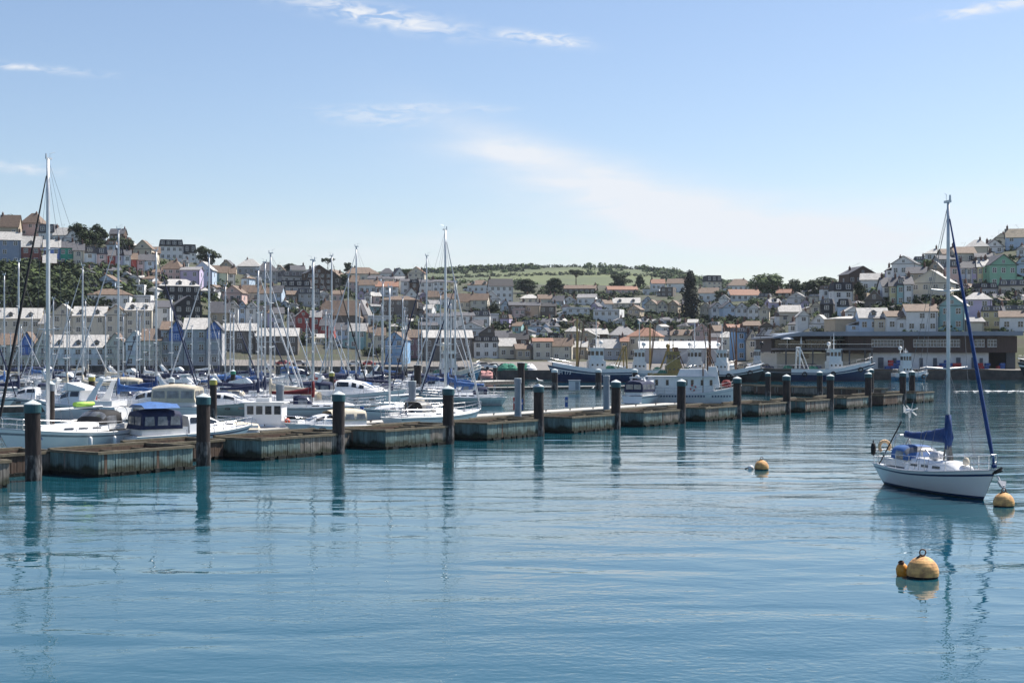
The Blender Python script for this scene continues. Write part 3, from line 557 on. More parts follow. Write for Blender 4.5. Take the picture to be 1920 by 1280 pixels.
for i, (px, c) in enumerate(cars):
    t = cp if i == 0 else copy_tree(cp); d = quay_d(px)+7; t.location = ((px-960)/F*d, d, ground_z(px, d)+.13); t.rotation_euler = (0, 0, R(rnd.choice((0, 180, 20))))
    near = 'at the stone quay left of the inner harbour' if px < 700 else 'by the turquoise boat quay' if px < 960 else 'on the fishing quay beside the market terrace'
    tag(t, f'{c} car parked {near}', 'car', f'{c} cars {near}')
    b = t.children[0]; b.data = b.data.copy(); b.data.materials[0] = mat('car_'+c.replace(' ', '_'), CARC[c], .3, .03)
# ================================================================ BREAKWATER: piles and open timber boxes in a straight line
B0 = Vector((-22.4, 66.1, 0)); BD = Vector((.574, .819, 0)); BN = Vector((.819, -.574, 0)); BA = math.atan2(BD.y, BD.x); SP = 10.5
def bw(along, perp, z=0): return B0+BD*along+BN*perp+Vector((0, 0, z))
def make_pile(r=.37, h=3.65, cap=TEALCAP, shaft=PILE, name='mooring_pile', conical=True, wet=True):
    t = thing(name, 'x', 'pile')
    mb = MB(); n = 20; rg = random.Random(3); prof = [(-2.5, 1.0), (.0, 1.0), (.5, 1.02), (1.0, .98), (1.2, .97), (h-.5, .95), (h-.42, .95)]
    for i, (z0, k0) in enumerate(prof[:-1]):
        z1, k1 = prof[i+1]; ring = [[(r*k*(1+.03*math.sin(a*3+z))*math.cos(a), r*k*(1+.03*math.sin(a*3+z))*math.sin(a), z) for a in [2*math.pi*q/n for q in range(n)]] for z, k in ((z0, k0), (z1, k1))]
        mb.loft(ring, 1 if z1 <= 1.2 and wet else 0, caps=False)
    mb.build('shaft', [shaft, PILEWET], t)
    mb = MB(); mb.lathe((0, 0, 0), [(r*.9, h-.5), (r*1.06, h-.5), (r*1.06, h-.12)], n, 0, False)
    mb.lathe((0, 0, 0), [(r*1.06, h-.12), (r*1.02, h-.08), (0.01, h+(.10 if conical else -.07))], n, 1, False); mb.build('cap', [cap, CAPTOP], t)
    return t
NTH = ['first', 'second', 'third', 'fourth', 'fifth', 'sixth', 'seventh', 'eighth', 'ninth', 'tenth', 'eleventh', 'twelfth', 'thirteenth', 'fourteenth']
pp = make_pile()
for i in range(12):
    t = pp if i == 0 else copy_tree(pp); t.location = bw(i*SP, .25, [0, .05, -.08, .03, -.04, .07, -.05, .02, .06, -.06, .03, -.03][i]); t.rotation_euler = (R([.6, -.5, .3, -.8, .4, 0, .7, -.3, .5, -.6, .2, .4][i]), R([-.4, .5, .2, .6, -.7, .3, 0, .5, -.4, .3, -.5, .2][i]), i*1.3)
    tag(t, f'dark timber pile with teal cap, {NTH[11-i]} pile counted from the seaward tip of the breakwater', 'pile', 'breakwater piles with teal caps')
def board_wall(name, parent, p0, p1, z0, z1, mats, seed, thick=.09, backm=3):
    """a run of vertical boards with gaps, uneven lengths; the boards are a few pixels wide so they are one part"""
    rg = random.Random(seed); d = (p1-p0); L = d.length; u = d/L; nrm = Vector((u.y, -u.x, 0)); bwid = .165; n = int(L/bwid); rz = math.atan2(u.y, u.x); mb = MB(); cut = rg.uniform(.35, .75); sw = rg.random() < .5
    for k in range(n):
        c = p0+u*((k+.5)*L/n); pr = rg.uniform(-.012, .012); dz = rg.uniform(-.05, .03)
        mi = (0 if (k/n < cut) else 1) if sw else 0
        if rg.random() < .05: mi = 2
        mb.box((c.x+nrm.x*pr, c.y+nrm.y*pr, (z0+z1+dz)/2), (L/n-.022, thick*.5, z1-z0-dz), mi, rz)
    c = (p0+p1)/2; mb.box((c.x-nrm.x*.07, c.y-nrm.y*.07, (z0+z1)/2+.05), (L-.1, .06, z1-z0-.2), 2, rz)
    return mb.build(name, mats, parent, kind='stuff')
def timber_box(along0, along1, front, depth, label, seed, main, h=1.22, origin=None, du=None, group='open timber boxes of the breakwater'):
    o = bw(along0, front) if origin is None else origin; u = BD if du is None else du; nn = Vector((u.y, -u.x, 0)); L = along1-along0
    t = thing('breakwater_box', label, 'breakwater', o, math.atan2(u.y, u.x), group)
    q = lambda x, y: Vector((x, y, 0)); rg = random.Random(seed)
    a = [BT1, BT2, BT3] if main == 'teal' else [BT2, BT1, BT3] if main == 'grey' else [BT3, BT2, BT2]
    board_wall('front_boards', t, q(0, 0), q(L, 0), .17, h-.1, a, seed); board_wall('end_boards', t, q(0, depth), q(0, 0), .17, h-.1, [BT1, BT1, BT2] if main != 'brown' else [BT3, BT3, BT2], seed+1)
    board_wall('end_boards', t, q(L, 0), q(L, depth), .17, h-.1, a, seed+2); board_wall('back_boards', t, q(L, depth), q(0, depth), .17, h-.1+.06, [BT3, BT2, BT3], seed+3)
    mb = MB(); mb.bx(.08, L-.08, .06, .14, .25, h-.12); mb.bx(.08, L-.08, depth-.14, depth-.06, .25, h-.08); mb.bx(.06, .14, .15, depth-.15, .25, h-.12); mb.bx(L-.14, L-.06, .15, depth-.15, .25, h-.12); mb.build('lining_boards', BT3, t)
    for nm, x0, x1, y0, y1, dz in (('top_rail', -.08, L+.08, -.10, .12, 0), ('top_rail', -.08, L+.08, depth-.12, depth+.1, .05), ('top_rail', -.09, .12, .12, depth-.12, -.01), ('top_rail', L-.12, L+.09, .12, depth-.12, .01)):
        mb = MB(); mb.bx(x0, x1, y0, y1, h-.13+dz, h+dz); mb.build(nm, RAIL, t)
    mb = MB(); mb.bx(.05, L-.05, .05, depth-.05, -.6, .2)
    for k in range(14): x = rg.uniform(.2, L-.2); mb.box((x, -.03, .08), (rg.uniform(.2, .7), .14, rg.uniform(.1, .26)), 0)
    mb.build('weedy_float', WEED, t)
    for k in range(3): x = L*(k+.5)/3; mb = MB(); mb.box((x, depth/2, h-.25), (.14, depth-.3, .14)); mb.build('cross_beam', RAIL, t)
    return t
cols = ['grey', 'teal', 'teal', 'teal', 'teal', 'teal', 'teal', 'grey', 'grey', 'grey', 'grey', 'brown', 'grey']
where = ['at the landward end beside the nearest pile', 'two toned, under the large cruising yacht bow', 'in front of the cream covered dinghy', 'in front of the white sloop stern', 'next to the gull topped pile', 'in front of the open water gap', 'below the cabin cruiser with navy canopy', 'below the white wooden motor vessel', 'just past the white motor vessel bow', 'where the back row of boxes begins', 'between the two paired piles', 'two bays short of the seaward tip', 'at the seaward tip']
cn = {'grey': 'weathered grey', 'teal': 'faded teal', 'brown': 'brown'}
for i in range(-1, 12):
    j = i+1
    if i == -1: a0, a1, fr = -9.5, -2.7, 2.2
    elif i == 0: a0, a1, fr = 2.7, 8.6, 1.5
    else: a0, a1, fr = i*SP+4.1, i*SP+10.2, .35
    timber_box(a0, a1, fr, 3.6, f'open {cn[cols[j]]} boarded breakwater box {where[j]}', 40+i*7, cols[j])
# a walkway between the boxes (floats low behind them), and the row of boxes standing behind
for i in range(0, 11):
    a0 = i*SP+(-1.0 if i else -1.5)
    timber_box(a0+.2, a0+4.7, -2.2, 3.0, f'short brown breakwater box filling the gap behind the {NTH[11-i]} teal capped pile from the tip', 300+i*5, 'brown', 1.12, group='short boxes behind the breakwater piles')
u = (Vector((45.4, 178, 0))-Vector((29.5, 203, 0))); ul = u.length; u.normalize()
for k in range(4):
    o = Vector((29.5, 203, 0))+u*(k*ul/4)
    timber_box(0, ul/4-.6, 0, 3, f'{["grey","brown","grey","brown"][k]} box of the back row, {NTH[k]} from the fishing harbour side', 500+k*9, ['grey', 'brown', 'grey', 'brown'][k], 1.25, o, u, 'back row of breakwater boxes')
for k, (px, top, d) in enumerate(((1440, 697, 190), (1537, 695, 178), (1633, 690, 176), (1710, 694, 172))):
    t = copy_tree(pp); t.location = P(px, 0, d)*1; t.location.z = (CH+(HZ-top)/F*d)-3.75
    tag(t, f'dark pile of the back row, {NTH[3-k]} counted from the seaward tip', 'pile', 'piles behind the breakwater')
# marina piles
mp = make_pile(.24, 4.2, PILEGREY, PILE, 'marina_pile'); mp.location = (-26.6, 82, 0); tag(mp, 'slim dark marina pile with grey cap beside the large cruising yacht', 'pile')
def marina_pile(px, top, d, capm, shaftm, label, r=.25, conical=True, group=None):
    h = CH+(HZ-top)/F*d; t = make_pile(r, h, capm, shaftm, 'marina_pile', conical, wet=shaftm is PILE); t.location = ((px-960)/F*d, d, 0); tag(t, label, 'pile', group); return t
for px, top, d, cm, lb in ((172, 704, 135, YCAP, 'brown marina pile with yellow cap behind the radar arch'), (400, 710, 120, YCAP, 'brown marina pile with yellow cap beside the green hulled cruiser'), (437, 694, 170, GREENP, 'marina pile with pale green cap behind the navy boom cover'), (622, 697, 165, YCAP, 'brown marina pile with yellow cap behind the red boom cover'), (322, 708, 150, CAPTOP, 'short marina pile with white cap by the leaning white spar')):
    marina_pile(px, top, d, cm, PILE, lb, .3)
for px, top, d, lb in ((525, 718, 108, 'plain grey tubular pile behind the small wheelhouse boat'), (773, 712, 112, 'plain grey tubular pile behind the white sloop'), (971, 707, 122, 'grey over brown tubular pile by the red locker on the walkway'), (1137, 702, 128, 'grey tubular pile behind the sixth teal capped pile')):
    marina_pile(px, top, d, PILEGREY, PILEGREY, lb, .3, False)
marina_pile(977, 678, 160, PILE, PILE, 'tall dark pile in open water behind the red locker', .42, False)
marina_pile(783, 683, 190, PILE, PILE, 'tall black pile among the marina boats', .5, False)
for k, px in enumerate((1040, 1122, 1190)): marina_pile(px, 692, 219, CAPTOP, PILE, f'brown pile with white conical cap in front of the blue trawler, {NTH[k]} from its bow', .48, True, 'piles before the blue trawler')
for k, px in enumerate((898, 928)): marina_pile(px, 684, 262, CAPTOP, PILE, f'white topped pile by the turquoise boat, {NTH[k]} from its bow', .4, True)
# pontoon walkways
def pontoon(p0, p1, w, label, z=.5):
    d = p1-p0; L = d.length; t = thing('pontoon_walkway', label, 'pontoon', p0, math.atan2(d.y, d.x)); n = max(2, int(L/3))
    for k in range(n):
        mb = MB(); mb.bx(k*L/n+.015, (k+1)*L/n-.015, -w/2, w/2, z-.08, z); mb.build('deck_panel', PONT, t)
    mb = MB(); mb.bx(0, L, -w/2+.03, w/2-.03, -.15, z-.085); mb.build('float', PONTS, t)
    for k in range(int(L/4)):
        mb = MB(); x = 2+k*4; mb.tube((x-.12, -w/2+.15, z+.13), (x+.12, -w/2+.15, z+.13), .035); mb.tube((x, -w/2+.15, z), (x, -w/2+.15, z+.13), .04); mb.build('cleat', BLACKC, t)
    return t
pontoon(bw(24, -16.5), bw(92, -16.0), 2.4, 'long pale pontoon walkway running behind the breakwater')
pontoon(W(745, 733), W(1260, 726), 2.2, 'low pontoon in front of the blue trawler with a grey hut', .4)
for a, b, lb in (((-70, 772), (700, 752), 'marina pontoon behind the large cruising yacht'), ((-60, 742), (690, 732), 'marina pontoon in the middle of the yacht basin'), ((-60, 722), (850, 716), 'marina pontoon farthest back by the waterfront flats')):
    pontoon(W(*a, .4), W(*b, .4), 2.2, lb, .45)
def pedestal(px, py, m, label, h=1.0):
    p = W(px, py, .5); t = thing('service_pedestal', label, 'pedestal', p)
    mb = MB(); mb.box((0, 0, h*.42), (.28, .24, h*.84)); mb.build('post', m, t); mb = MB(); mb.box((0, 0, h*.92), (.34, .3, h*.16), 0, 0, .7); mb.build('cap', m, t); mb = MB(); mb.box((0, -.13, h*.6), (.18, .04, .2)); mb.build('socket_panel', GREYW, t)
pedestal(660+37*.5, 785, BLUEP, 'blue service pedestal left of the white sloop stern'); pedestal(965, 768.5, REDP, 'red equipment locker post on the pale walkway', 1.2); pedestal(978, 768, BLUEP, 'blue service pedestal beside the red locker'); pedestal(1062, 763, BLUEP, 'blue service pedestal standing alone on the walkway')
hp = W(1077, 731, .4); t = thing('pontoon_hut', 'small grey hut on the low pontoon', 'hut', hp); mb = MB(); mb.bx(-.8, .8, -.7, .7, 0, 1.35); mb.build('wall', GREYW, t); mb = MB(); mb.bx(-.9, .9, -.8, .8, 1.35, 1.45); mb.build('roof', PILEGREY, t); mb = MB(); mb.bx(.1, .6, -.74, -.69, .05, 1.2); mb.build('door', PILEGREY, t)
# ================================================================ BUOYS, BIRDS
BUOY = mat('weathered_orange_buoy', (.74, .42, .15), .75, .22, 4.5, col2=(.36, .18, .08), bump=.5, thresh=(.36, .60))
BUOYD = mat('buoy_weed_band', (.02, .017, .012), .8, .3, 5, bump=.5)
def buoy(px, py, r, label, tilt=0):
    p = W(px, py); t = thing('mooring_buoy', label, 'buoy', p)
    prof = [(r*math.sin(a), r*.35-r*math.cos(a)) for a in [math.pi*k/14 for k in range(15)]]
    mb = MB(); n = 24
    for i in range(14):
        mb.lathe((0, 0, 0), prof[i:i+2], n, 1 if prof[i+1][1] < r*.2 else 0)
    mb.build('float', [BUOY, BUOYD], t)
    mb = MB(); mb.tube((0, 0, r*1.3), (0, 0, r*1.42), r*.16, r*.10, 8); c = Vector((0, 0, r*1.58))
    for k in range(10): a, b = 2*math.pi*k/10, 2*math.pi*(k+1)/10; mb.tube(c+Vector((math.cos(a), 0, math.sin(a)))*r*.2, c+Vector((math.cos(b), 0, math.sin(b)))*r*.2, r*.045, n=5)
    mb.build('lifting_ring', RUST, t)
    mb = MB(); pts = [Vector((-.1*r-r*k*.12, -r*.2*math.sin(k), r*(1.45-.02*k*k*1.6))) for k in range(8)]; mb.path(pts, r*.05, 5); mb.build('chain', ROPE, t)
    return t
b1 = buoy(1730, 1082, .42, 'large faded orange mooring buoy with a small pickup float beside it'); buoy(1882, 949, .40, 'orange mooring buoy by the anchored yacht bow'); buoy(1428, 880, .36, 'orange mooring buoy in open water with a white float')
p = W(1693, 1078); t = thing('pickup_float', 'small orange pickup float tied to the large mooring buoy', 'float', p)
mb = MB(); mb.lathe((0, 0, 0), [(.0, -.12), (.13, -.1), (.17, .06), (.165, .2), (.12, .3), (.07, .34)], 14); ob = mb.build('float', mat('orange_pickup', (.80, .33, .04), .5, .15, 4), t); ob.rotation_euler = (.25, -.2, 0); mb = MB(); mb.lathe((0, 0, .34), [(.075, 0), (.085, .05), (.05, .08)], 10); oc = mb.build('neck', RUST, t); oc.rotation_euler = (.25, -.2, 0)
p = W(1408, 879); t = thing('pickup_float', 'small white float beside the open water buoy', 'float', p); mb = MB(); prof = [(.15*math.sin(math.pi*k/8), .05-.15*math.cos(math.pi*k/8)) for k in range(9)]; mb.lathe((0, 0, 0), prof, 14); mb.build('float', WHITE2, t); mb = MB(); mb.tube((-.1, 0, .1), (-.3, 0, .0), .03); mb.build('eye', ROPE, t)
def gull(loc, rz, label):
    t = thing('seagull', label, 'bird', loc, rz)
    mb = MB(); pts = [(-.24, .02, .19), (-.15, .06, .19), (0, .085, .2), (.11, .065, .25), (.16, .045, .32), (.2, .045, .36), (.245, .02, .355)]
    mb.loft([[(x, r*math.cos(a), z+r*.9*math.sin(a)) for a in [2*math.pi*k/10 for k in range(10)]] for x, r, z in pts]); b = mb.build('body', WHITE2, t)
    mb = MB(); mb.tube((.24, 0, .355), (.31, 0, .34), .014, .004); mb.build('beak', YCAP, b)
    for s in (-1, 1):
        mb = MB(); mb.loft([[(x, s*(y+q), z) for q, z in ((.0, z0), (.02, z0+.03), (.015, z0-.05))] for x, y, z0 in ((.08, .075, .24), (-.1, .08, .22), (-.32, .03, .19))]); mb.build('wing', GREYW, b)
        mb = MB(); mb.tube((0, s*.03, 0), (0, s*.03, .14), .008); mb.build('leg', YCAP, t)
for i, rz, lb in ((4, 2.5, 'white gull standing on a teal capped pile above the walkway'), (10, .4, 'white gull on the pile near the seaward tip')): gull(bw(i*SP, .25, 3.72), rz, lb)
p = W(1112, 729.5, .4); gull(p, 1, 'white gull on the low pontoon by the trawler')
# ================================================================ BOATS (bow along local +X, waterline z = 0)
def hull_rings(L, B, fs, fm, fb, tw=.7, rake=.10, draft=.45, n=18, full=.45, rows=None, stern=.04):
    rings = []; zs = []
    for i in range(n+1):
        t = i/n; s = fs*(1-t)**2*1.0 + 2*fm*t*(1-t) + fb*t*t if False else (lerp(fs, fm, t/.4) if t < .4 else lerp(fm, fb, ((t-.4)/.6)**1.5))
        hb = B/2*(tw+(1-tw)*math.sin(min(1, t/.42)*math.pi/2)) if t < .42 else B/2*max(.012, math.cos(((t-.42)/.58)**1.7*math.pi/2))
        pts = []
        zl = [-draft*(1-.75*t**3), -.12, .04, .13] + [lerp(.13, s, k) for k in (.3, .55, .78, .87, 1.0)]
        for z in zl:
            u = max(0, (z+draft)/(s+draft)); e = full*(1+1.2*t*t)
            y = hb*(u**e) if z > -draft*.99 else 0.02
            x = -L/2+L*t + rake*L*((z-s)/max(s, .1))*max(0, (t-.6)/.4)**2 - stern*L*((z-s)/max(s, .1))*-1*max(0, (.15-t)/.15)*-1
            pts.append(Vector((x, y, z)))
        rings.append(pts); zs.append(s)
    return rings, zs
def add_hull(t, L, B, fs, fm, fb, hullm, stripem, botm=ANTIF, bootm=None, deckm=WHITE, **k):
    rings, zs = hull_rings(L, B, fs, fm, fb, **k); mb = MB(); m = len(rings[0])
    full = [[Vector((p.x, -p.y, p.z)) for p in reversed(r)] + r[0:] for r in rings]
    mi = []
    bands = [0, 0, 1, 2, 2, 2, 3, 2]     # keel..sheer : bottom, bottom, boot, hull..., stripe, hull
    row = list(reversed(bands))+[0]+bands
    nn = len(full[0]); o = len(mb.v); mb.v += [tuple(p) for r in full for p in r]
    for i in range(len(full)-1):
        for q in range(nn-1): mb.f.append([o+i*nn+q, o+(i+1)*nn+q, o+(i+1)*nn+q+1, o+i*nn+q+1]); mb.m.append(row[q]); mb.sm.append(True)
    mb.f.append([o+q for q in range(nn)]); mb.m.append(2); mb.sm.append(False)
    mb.build('hull', [botm, bootm or botm, hullm, stripem], t)
    mb = MB(); vs = []
    for r, s in zip(rings, zs):
        p = r[-1]; vs += [(p.x, -p.y+.02, s-.03), (p.x, 0, s+.03), (p.x, p.y-.02, s-.03)]
    mb.add(vs, [(i*3+q, (i+1)*3+q, (i+1)*3+q+1, i*3+q+1) for i in range(len(rings)-1) for q in range(2)]); mb.build('deck', deckm, t)
    mb = MB()
    for sg in (-1, 1): mb.path([Vector((r[-1].x, sg*r[-1].y, r[-1].z+.02)) for r in rings], .035, 4)
    mb.build('toe_rail', TEAK if k.get('teak') else GREYW, t)
    return rings, zs
def sheer_at(rings, x):
    best = min(rings, key=lambda r: abs(r[-1].x-x)); return best[-1].y, best[-1].z
def rails(t, rings, x0, x1, h=.62, n=7, name='guard_rail'):
    mb = MB()
    for sg in (-1, 1):
        tops = []
        for k in range(n):
            x = lerp(x0, x1, k/(n-1)); y, z = sheer_at(rings, x); y = max(.05, y-.06); mb.tube((x, sg*y, z), (x, sg*y, z+h), .016, n=5); tops.append(Vector((x, sg*y, z+h)))
        mb.path(tops, .012, 4); mb.path([p-Vector((0, 0, h*.48)) for p in tops], .010, 4)
    mb.build(name, STEEL, t)
def pulpit(t, rings, x0, x1, h=.62, name='pulpit', stern=False):
    mb = MB(); y, z = sheer_at(rings, x0); pts = []
    for sg in (-1, 1): mb.tube((x0, sg*(y-.05), z), (x0, sg*(y-.05), z+h), .02, n=5)
    y1, z1 = sheer_at(rings, x1); y1 = max(y1-.05, .12)
    for sg in (-1, 1): mb.tube((x1, sg*y1, z1), (x1+.1*(1 if not stern else -1), sg*y1, z1+h), .02, n=5)
    for hh in (h, h*.5): mb.path([Vector((x0, -(y-.05), z+hh)), Vector((x1, -y1, z1+hh)), Vector((x1, y1, z1+hh)), Vector((x0, y-.05, z+hh))], .018, 5)
    mb.build(name, STEEL, t)
def coachroof(t, x0, x1, w0, w1, zb, h, m=WHITE, wins=4, wm=GLASS):
    mb = MB(); n = 9; rg = []
    for i in range(n):
        k = i/(n-1); x = lerp(x0, x1, k); w = lerp(w0, w1, k**1.5)/2; hh = h*(1 if k < .72 else max(.08, 1-((k-.72)/.28)**1.6*.92)); z = zb
        rg.append([(x, -w, z-.1), (x, -w*.94, z+hh*.55), (x, -w*.80, z+hh*.93), (x, 0, z+hh*1.06), (x, w*.80, z+hh*.93), (x, w*.94, z+hh*.55), (x, w, z-.1)])
    mb.loft(rg, 0, closed=False, caps=False); r0 = rg[0]; mb.add(r0, [tuple(range(7))]); mb.add(rg[-1], [tuple(range(6, -1, -1))])
    c = mb.build('coachroof', m, t)
    for k in range(wins):
        f0 = .12+k*.62/wins; f1 = f0+.40/wins
        for sg in (-1, 1):
            mb = MB(); pts = []
            for f, hz in ((f0, .22), (f1, .22), (f1, .48), (f0, .48)):
                w = lerp(w0, w1, f**1.5)/2; pts.append((lerp(x0, x1, f), sg*(w*(1-.06*hz/.55)+.012), zb+h*hz))
            mb.add(pts, [(0, 1, 2, 3) if sg < 0 else (3, 2, 1, 0)]); mb.build('window', wm, c)
    return c
def sprayhood(t, x, w, zb, h, l, m, vinyl=True, back=False):
    """canvas dodger: canvas top and after hoop, clear panels in front and at the sides"""
    mb = MB(); n = 14; rg = []; fr = [(.5, .05), (.36, .55), (.2, .9), (.0, 1.0), (-.25, 1.0), (-.5, .96)]
    for f, k in fr:
        ring = []
        for q in range(n+1):
            b = math.pi*q/n; c, s_ = math.cos(b), math.sin(b); ring.append((x+l*f, w/2*math.copysign(abs(c)**.55, c), zb+h*k*max(0, s_)**.6))
        rg.append(ring)
    o = len(mb.v); mb.v += [p for r in rg for p in r]; nn = n+1
    for i in range(len(rg)-1):
        for q in range(n):
            sd_ = q in (0, 1, n-2, n-1); clear = vinyl and ((i == 1 and 2 <= q <= n-3) or (sd_ and i in (2, 3)))
            mb.f.append([o+i*nn+q, o+i*nn+q+1, o+(i+1)*nn+q+1, o+(i+1)*nn+q]); mb.m.append(1 if clear else 0); mb.sm.append(True)
    return mb.build('sprayhood', [m, CLEARV], t)
def rig(t, mx, zd, H, L, rings, boomL, boomz, coverm, genoam=None, r=.085, spread=2, lean=0, bowx=None, wires=True, wr=.011, boom_up=.0):
    xr = mx+lean*H
    mb = MB()
    def sec(z, k): x = mx+lean*(z); return [(x+1.45*r*k*math.cos(a), r*k*math.sin(a), z) for a in [2*math.pi*q/10 for q in range(10)]]
    mb.loft([sec(zd-.1, 1), sec(zd+H*.5, 1), sec(zd+H*.85, .9), sec(zd+H, .7)]); mb.box((xr-.05, 0, zd+H+.06), (.45, .1, .1)); mb.tube((xr-.15, 0, zd+H), (xr-.15, 0, zd+H+.38), .012, n=4); mb.tube((xr-.15, 0, zd+H+.35), (xr-.45, .1, zd+H+.45), .012, n=4); mb.tube((xr+.15, 0, zd+H+.1), (xr+.15, 0, zd+H+.32), .05, .04, 6)
    m = mb.build('mast', ALU, t)
    sp = []
    for k in range(spread):
        f = (.5,) if spread == 1 else (.36, .66); z = zd+H*f[k]; wd = .95-.22*k
        for sg in (-1, 1):
            mb = MB(); a = Vector((mx+lean*(z-zd), 0, z)); b = a+Vector((-.12, sg*wd, .07)); mb.tube(a, b, .045, .028, 6); mb.build('spreader', ALU, m); sp.append((sg, k, b))
    mb = MB(); mb.tube((mx-r*1.4, 0, boomz), (mx-boomL, 0, boomz+.06+boom_up), .065, n=8); b = mb.build('boom', ALU, t)
    if coverm:
        mb = MB(); rg = []; rr = random.Random(int(L*100)+int(H*10))
        for k in range(11):
            f = k/10; x = lerp(mx+.12, mx-boomL*.99, f); hh = lerp(.74, .27, min(1, f*1.25)**.7)*(1+.1*rr.uniform(-1, 1)); wd = lerp(.19, .13, f); zb = boomz-.09+boom_up*f+.04*f
            rg.append([(x, -wd*.6, zb), (x, -wd, zb+hh*.35), (x, -wd*.35, zb+hh*.95), (x, 0, zb+hh), (x, wd*.35, zb+hh*.95), (x, wd, zb+hh*.35), (x, wd*.6, zb)])
        mb.loft(rg, 0); mb.loft([[(mx+.0+k_*1.6*r*math.cos(a), k_*1.7*r*math.sin(a), z) for a in [2*math.pi*q/10 for q in range(10)]] for z, k_ in ((boomz-.35, 1.1), (boomz+.1, 1.45), (boomz+.6, 1.3), (boomz+1.1, 1.0))]); mb.build('sail_cover', coverm, b)
    bx = bowx if bowx is not None else rings[-1][-1].x-.12; yb, zb = sheer_at(rings, bx); top = Vector((mx+lean*H*.97, 0, zd+H*.97))
    if genoam:
        mb = MB(); p0 = Vector((bx, 0, zb+.25)); p1 = p0+(top-p0)*.965; mb.tube(p0, p0+(p1-p0)*.08, .05, .085, 8); mb.tube(p0+(p1-p0)*.08, p0+(p1-p0)*.55, .085, .075, 8); mb.tube(p0+(p1-p0)*.55, p1, .075, .03, 8); mb.lathe((bx, 0, zb+.08), [(.05, 0), (.12, .02), (.12, .14), (.05, .16)], 10); mb.build('furled_sail', genoam, t)
    if wires:
        mb = MB(); mb.tube((bx, 0, zb), top, wr, n=4); sx = rings[0][-1].x+.1; sy, sz = sheer_at(rings, sx); mb.tube((sx, 0, sz), (mx+lean*H, 0, zd+H), wr, n=4)
        yb2, zb2 = sheer_at(rings, mx-.15)
        for sg in (-1, 1):
            pts = [Vector((mx-.15, sg*(yb2-.05), zb2))]+[b for s_, k, b in sp if s_ == sg]+[Vector((mx+lean*H*.96, 0, zd+H*.96))]; mb.path(pts, wr, 4)
            mb.tube((mx+.4, sg*(yb2-.1), zb2), (mx+lean*H*.4, 0, zd+H*.36), wr, n=4); mb.tube((mx-.6, sg*(yb2-.08), zb2), (mx+lean*H*.4, 0, zd+H*.36), wr, n=4)
        mb.tube((mx-boomL*.95, 0, boomz+.1+boom_up), (mx+lean*H, 0, zd+H), wr*.8, n=4); mb.tube((mx-boomL*.9, 0, boomz+boom_up), (sx+.6, 0, sz+.1), .022, n=5)
        mb.build('rigging', WIRE, t)
    return m
def fenders(t, rings, xs, sg, m=WHITE2):
    for x in xs:
        y, z = sheer_at(rings, x); mb = MB(); yy = sg*(y+.1); mb.lathe((x, yy, z-.75), [(.02, 0), (.1, .04), (.12, .12), (.12, .42), (.09, .5), (.02, .54)], 10); mb.tube((x, yy, z-.22), (x, sg*(y-.05), z+.3), .012, n=4); mb.build('fender', m, t)
def sailboat(label, p, heading, L=10, mast_top=None, hullm=WHITE, stripe=HBLUE, cover=NAVY, hood=NAVY, genoa=None, B=None, mastx=None, group=None, detail=1, boomL=None, wind=False, name='moored_yacht', lean=0., r=None, fb=None, deckm=WHITE):
    """p: waterline centre; mast_top: height of the masthead above water"""
    B = B or L*.31; t = thing(name, label, 'sailboat', p, R(heading), group); f = fb or (.95+.03*(L-9))
    rings, zs = add_hull(t, L, B, f*.92, f*.9, f*1.28, hullm, stripe, bootm=stripe, tw=.62, rake=.10, stern=.05)
    mx = mastx if mastx is not None else L*.09; ym, zm = sheer_at(rings, mx); H = (mast_top or L*1.4)-zm-.35; zc = zm
    coachroof(t, -L*.17, L*.27, B*.60, B*.30, zc, .42, WHITE, 3 if detail else 2)
    mb = MB(); mb.bx(-L*.42, -L*.17, -B*.24, B*.24, zc-.02, zc+.06); mb.bx(-L*.42, -L*.17, -B*.30, -B*.24, zc-.02, zc+.28); mb.bx(-L*.42, -L*.17, B*.24, B*.30, zc-.02, zc+.28); mb.build('cockpit', WHITE2, t)
    if hood: sprayhood(t, -L*.19, B*.58, zc+.30, .82, L*.16, hood)
    if detail:
        mb = MB(); cx = -L*.36; mb.tube((cx, 0, zc), (cx, 0, zc+.9), .06)
        for k in range(14): a, b = 2*math.pi*k/14, 2*math.pi*(k+1)/14; mb.tube((cx-.1, .45*math.cos(a), zc+.85+.45*math.sin(a)), (cx-.1, .45*math.cos(b), zc+.85+.45*math.sin(b)), .02, n=4)
        mb.build('steering_wheel', STEEL, t)
        mb = MB(); mb.box((L*.31, 0, zc+.14), (.55, .55, .07)); mb.build('hatch', GLASS, t)
    rails(t, rings, -L*.44, L*.40, n=7 if detail else 5); pulpit(t, rings, L*.40, L*.485); pulpit(t, rings, -L*.42, -L*.492, name='pushpit', stern=True)
    rig(t, mx, zc+.35, H, L, rings, boomL or L*.34, zc+1.25, cover, genoa, r=r or (.048+.0021*L), spread=2 if L > 8.5 else 1, lean=lean)
    return t, rings, zc
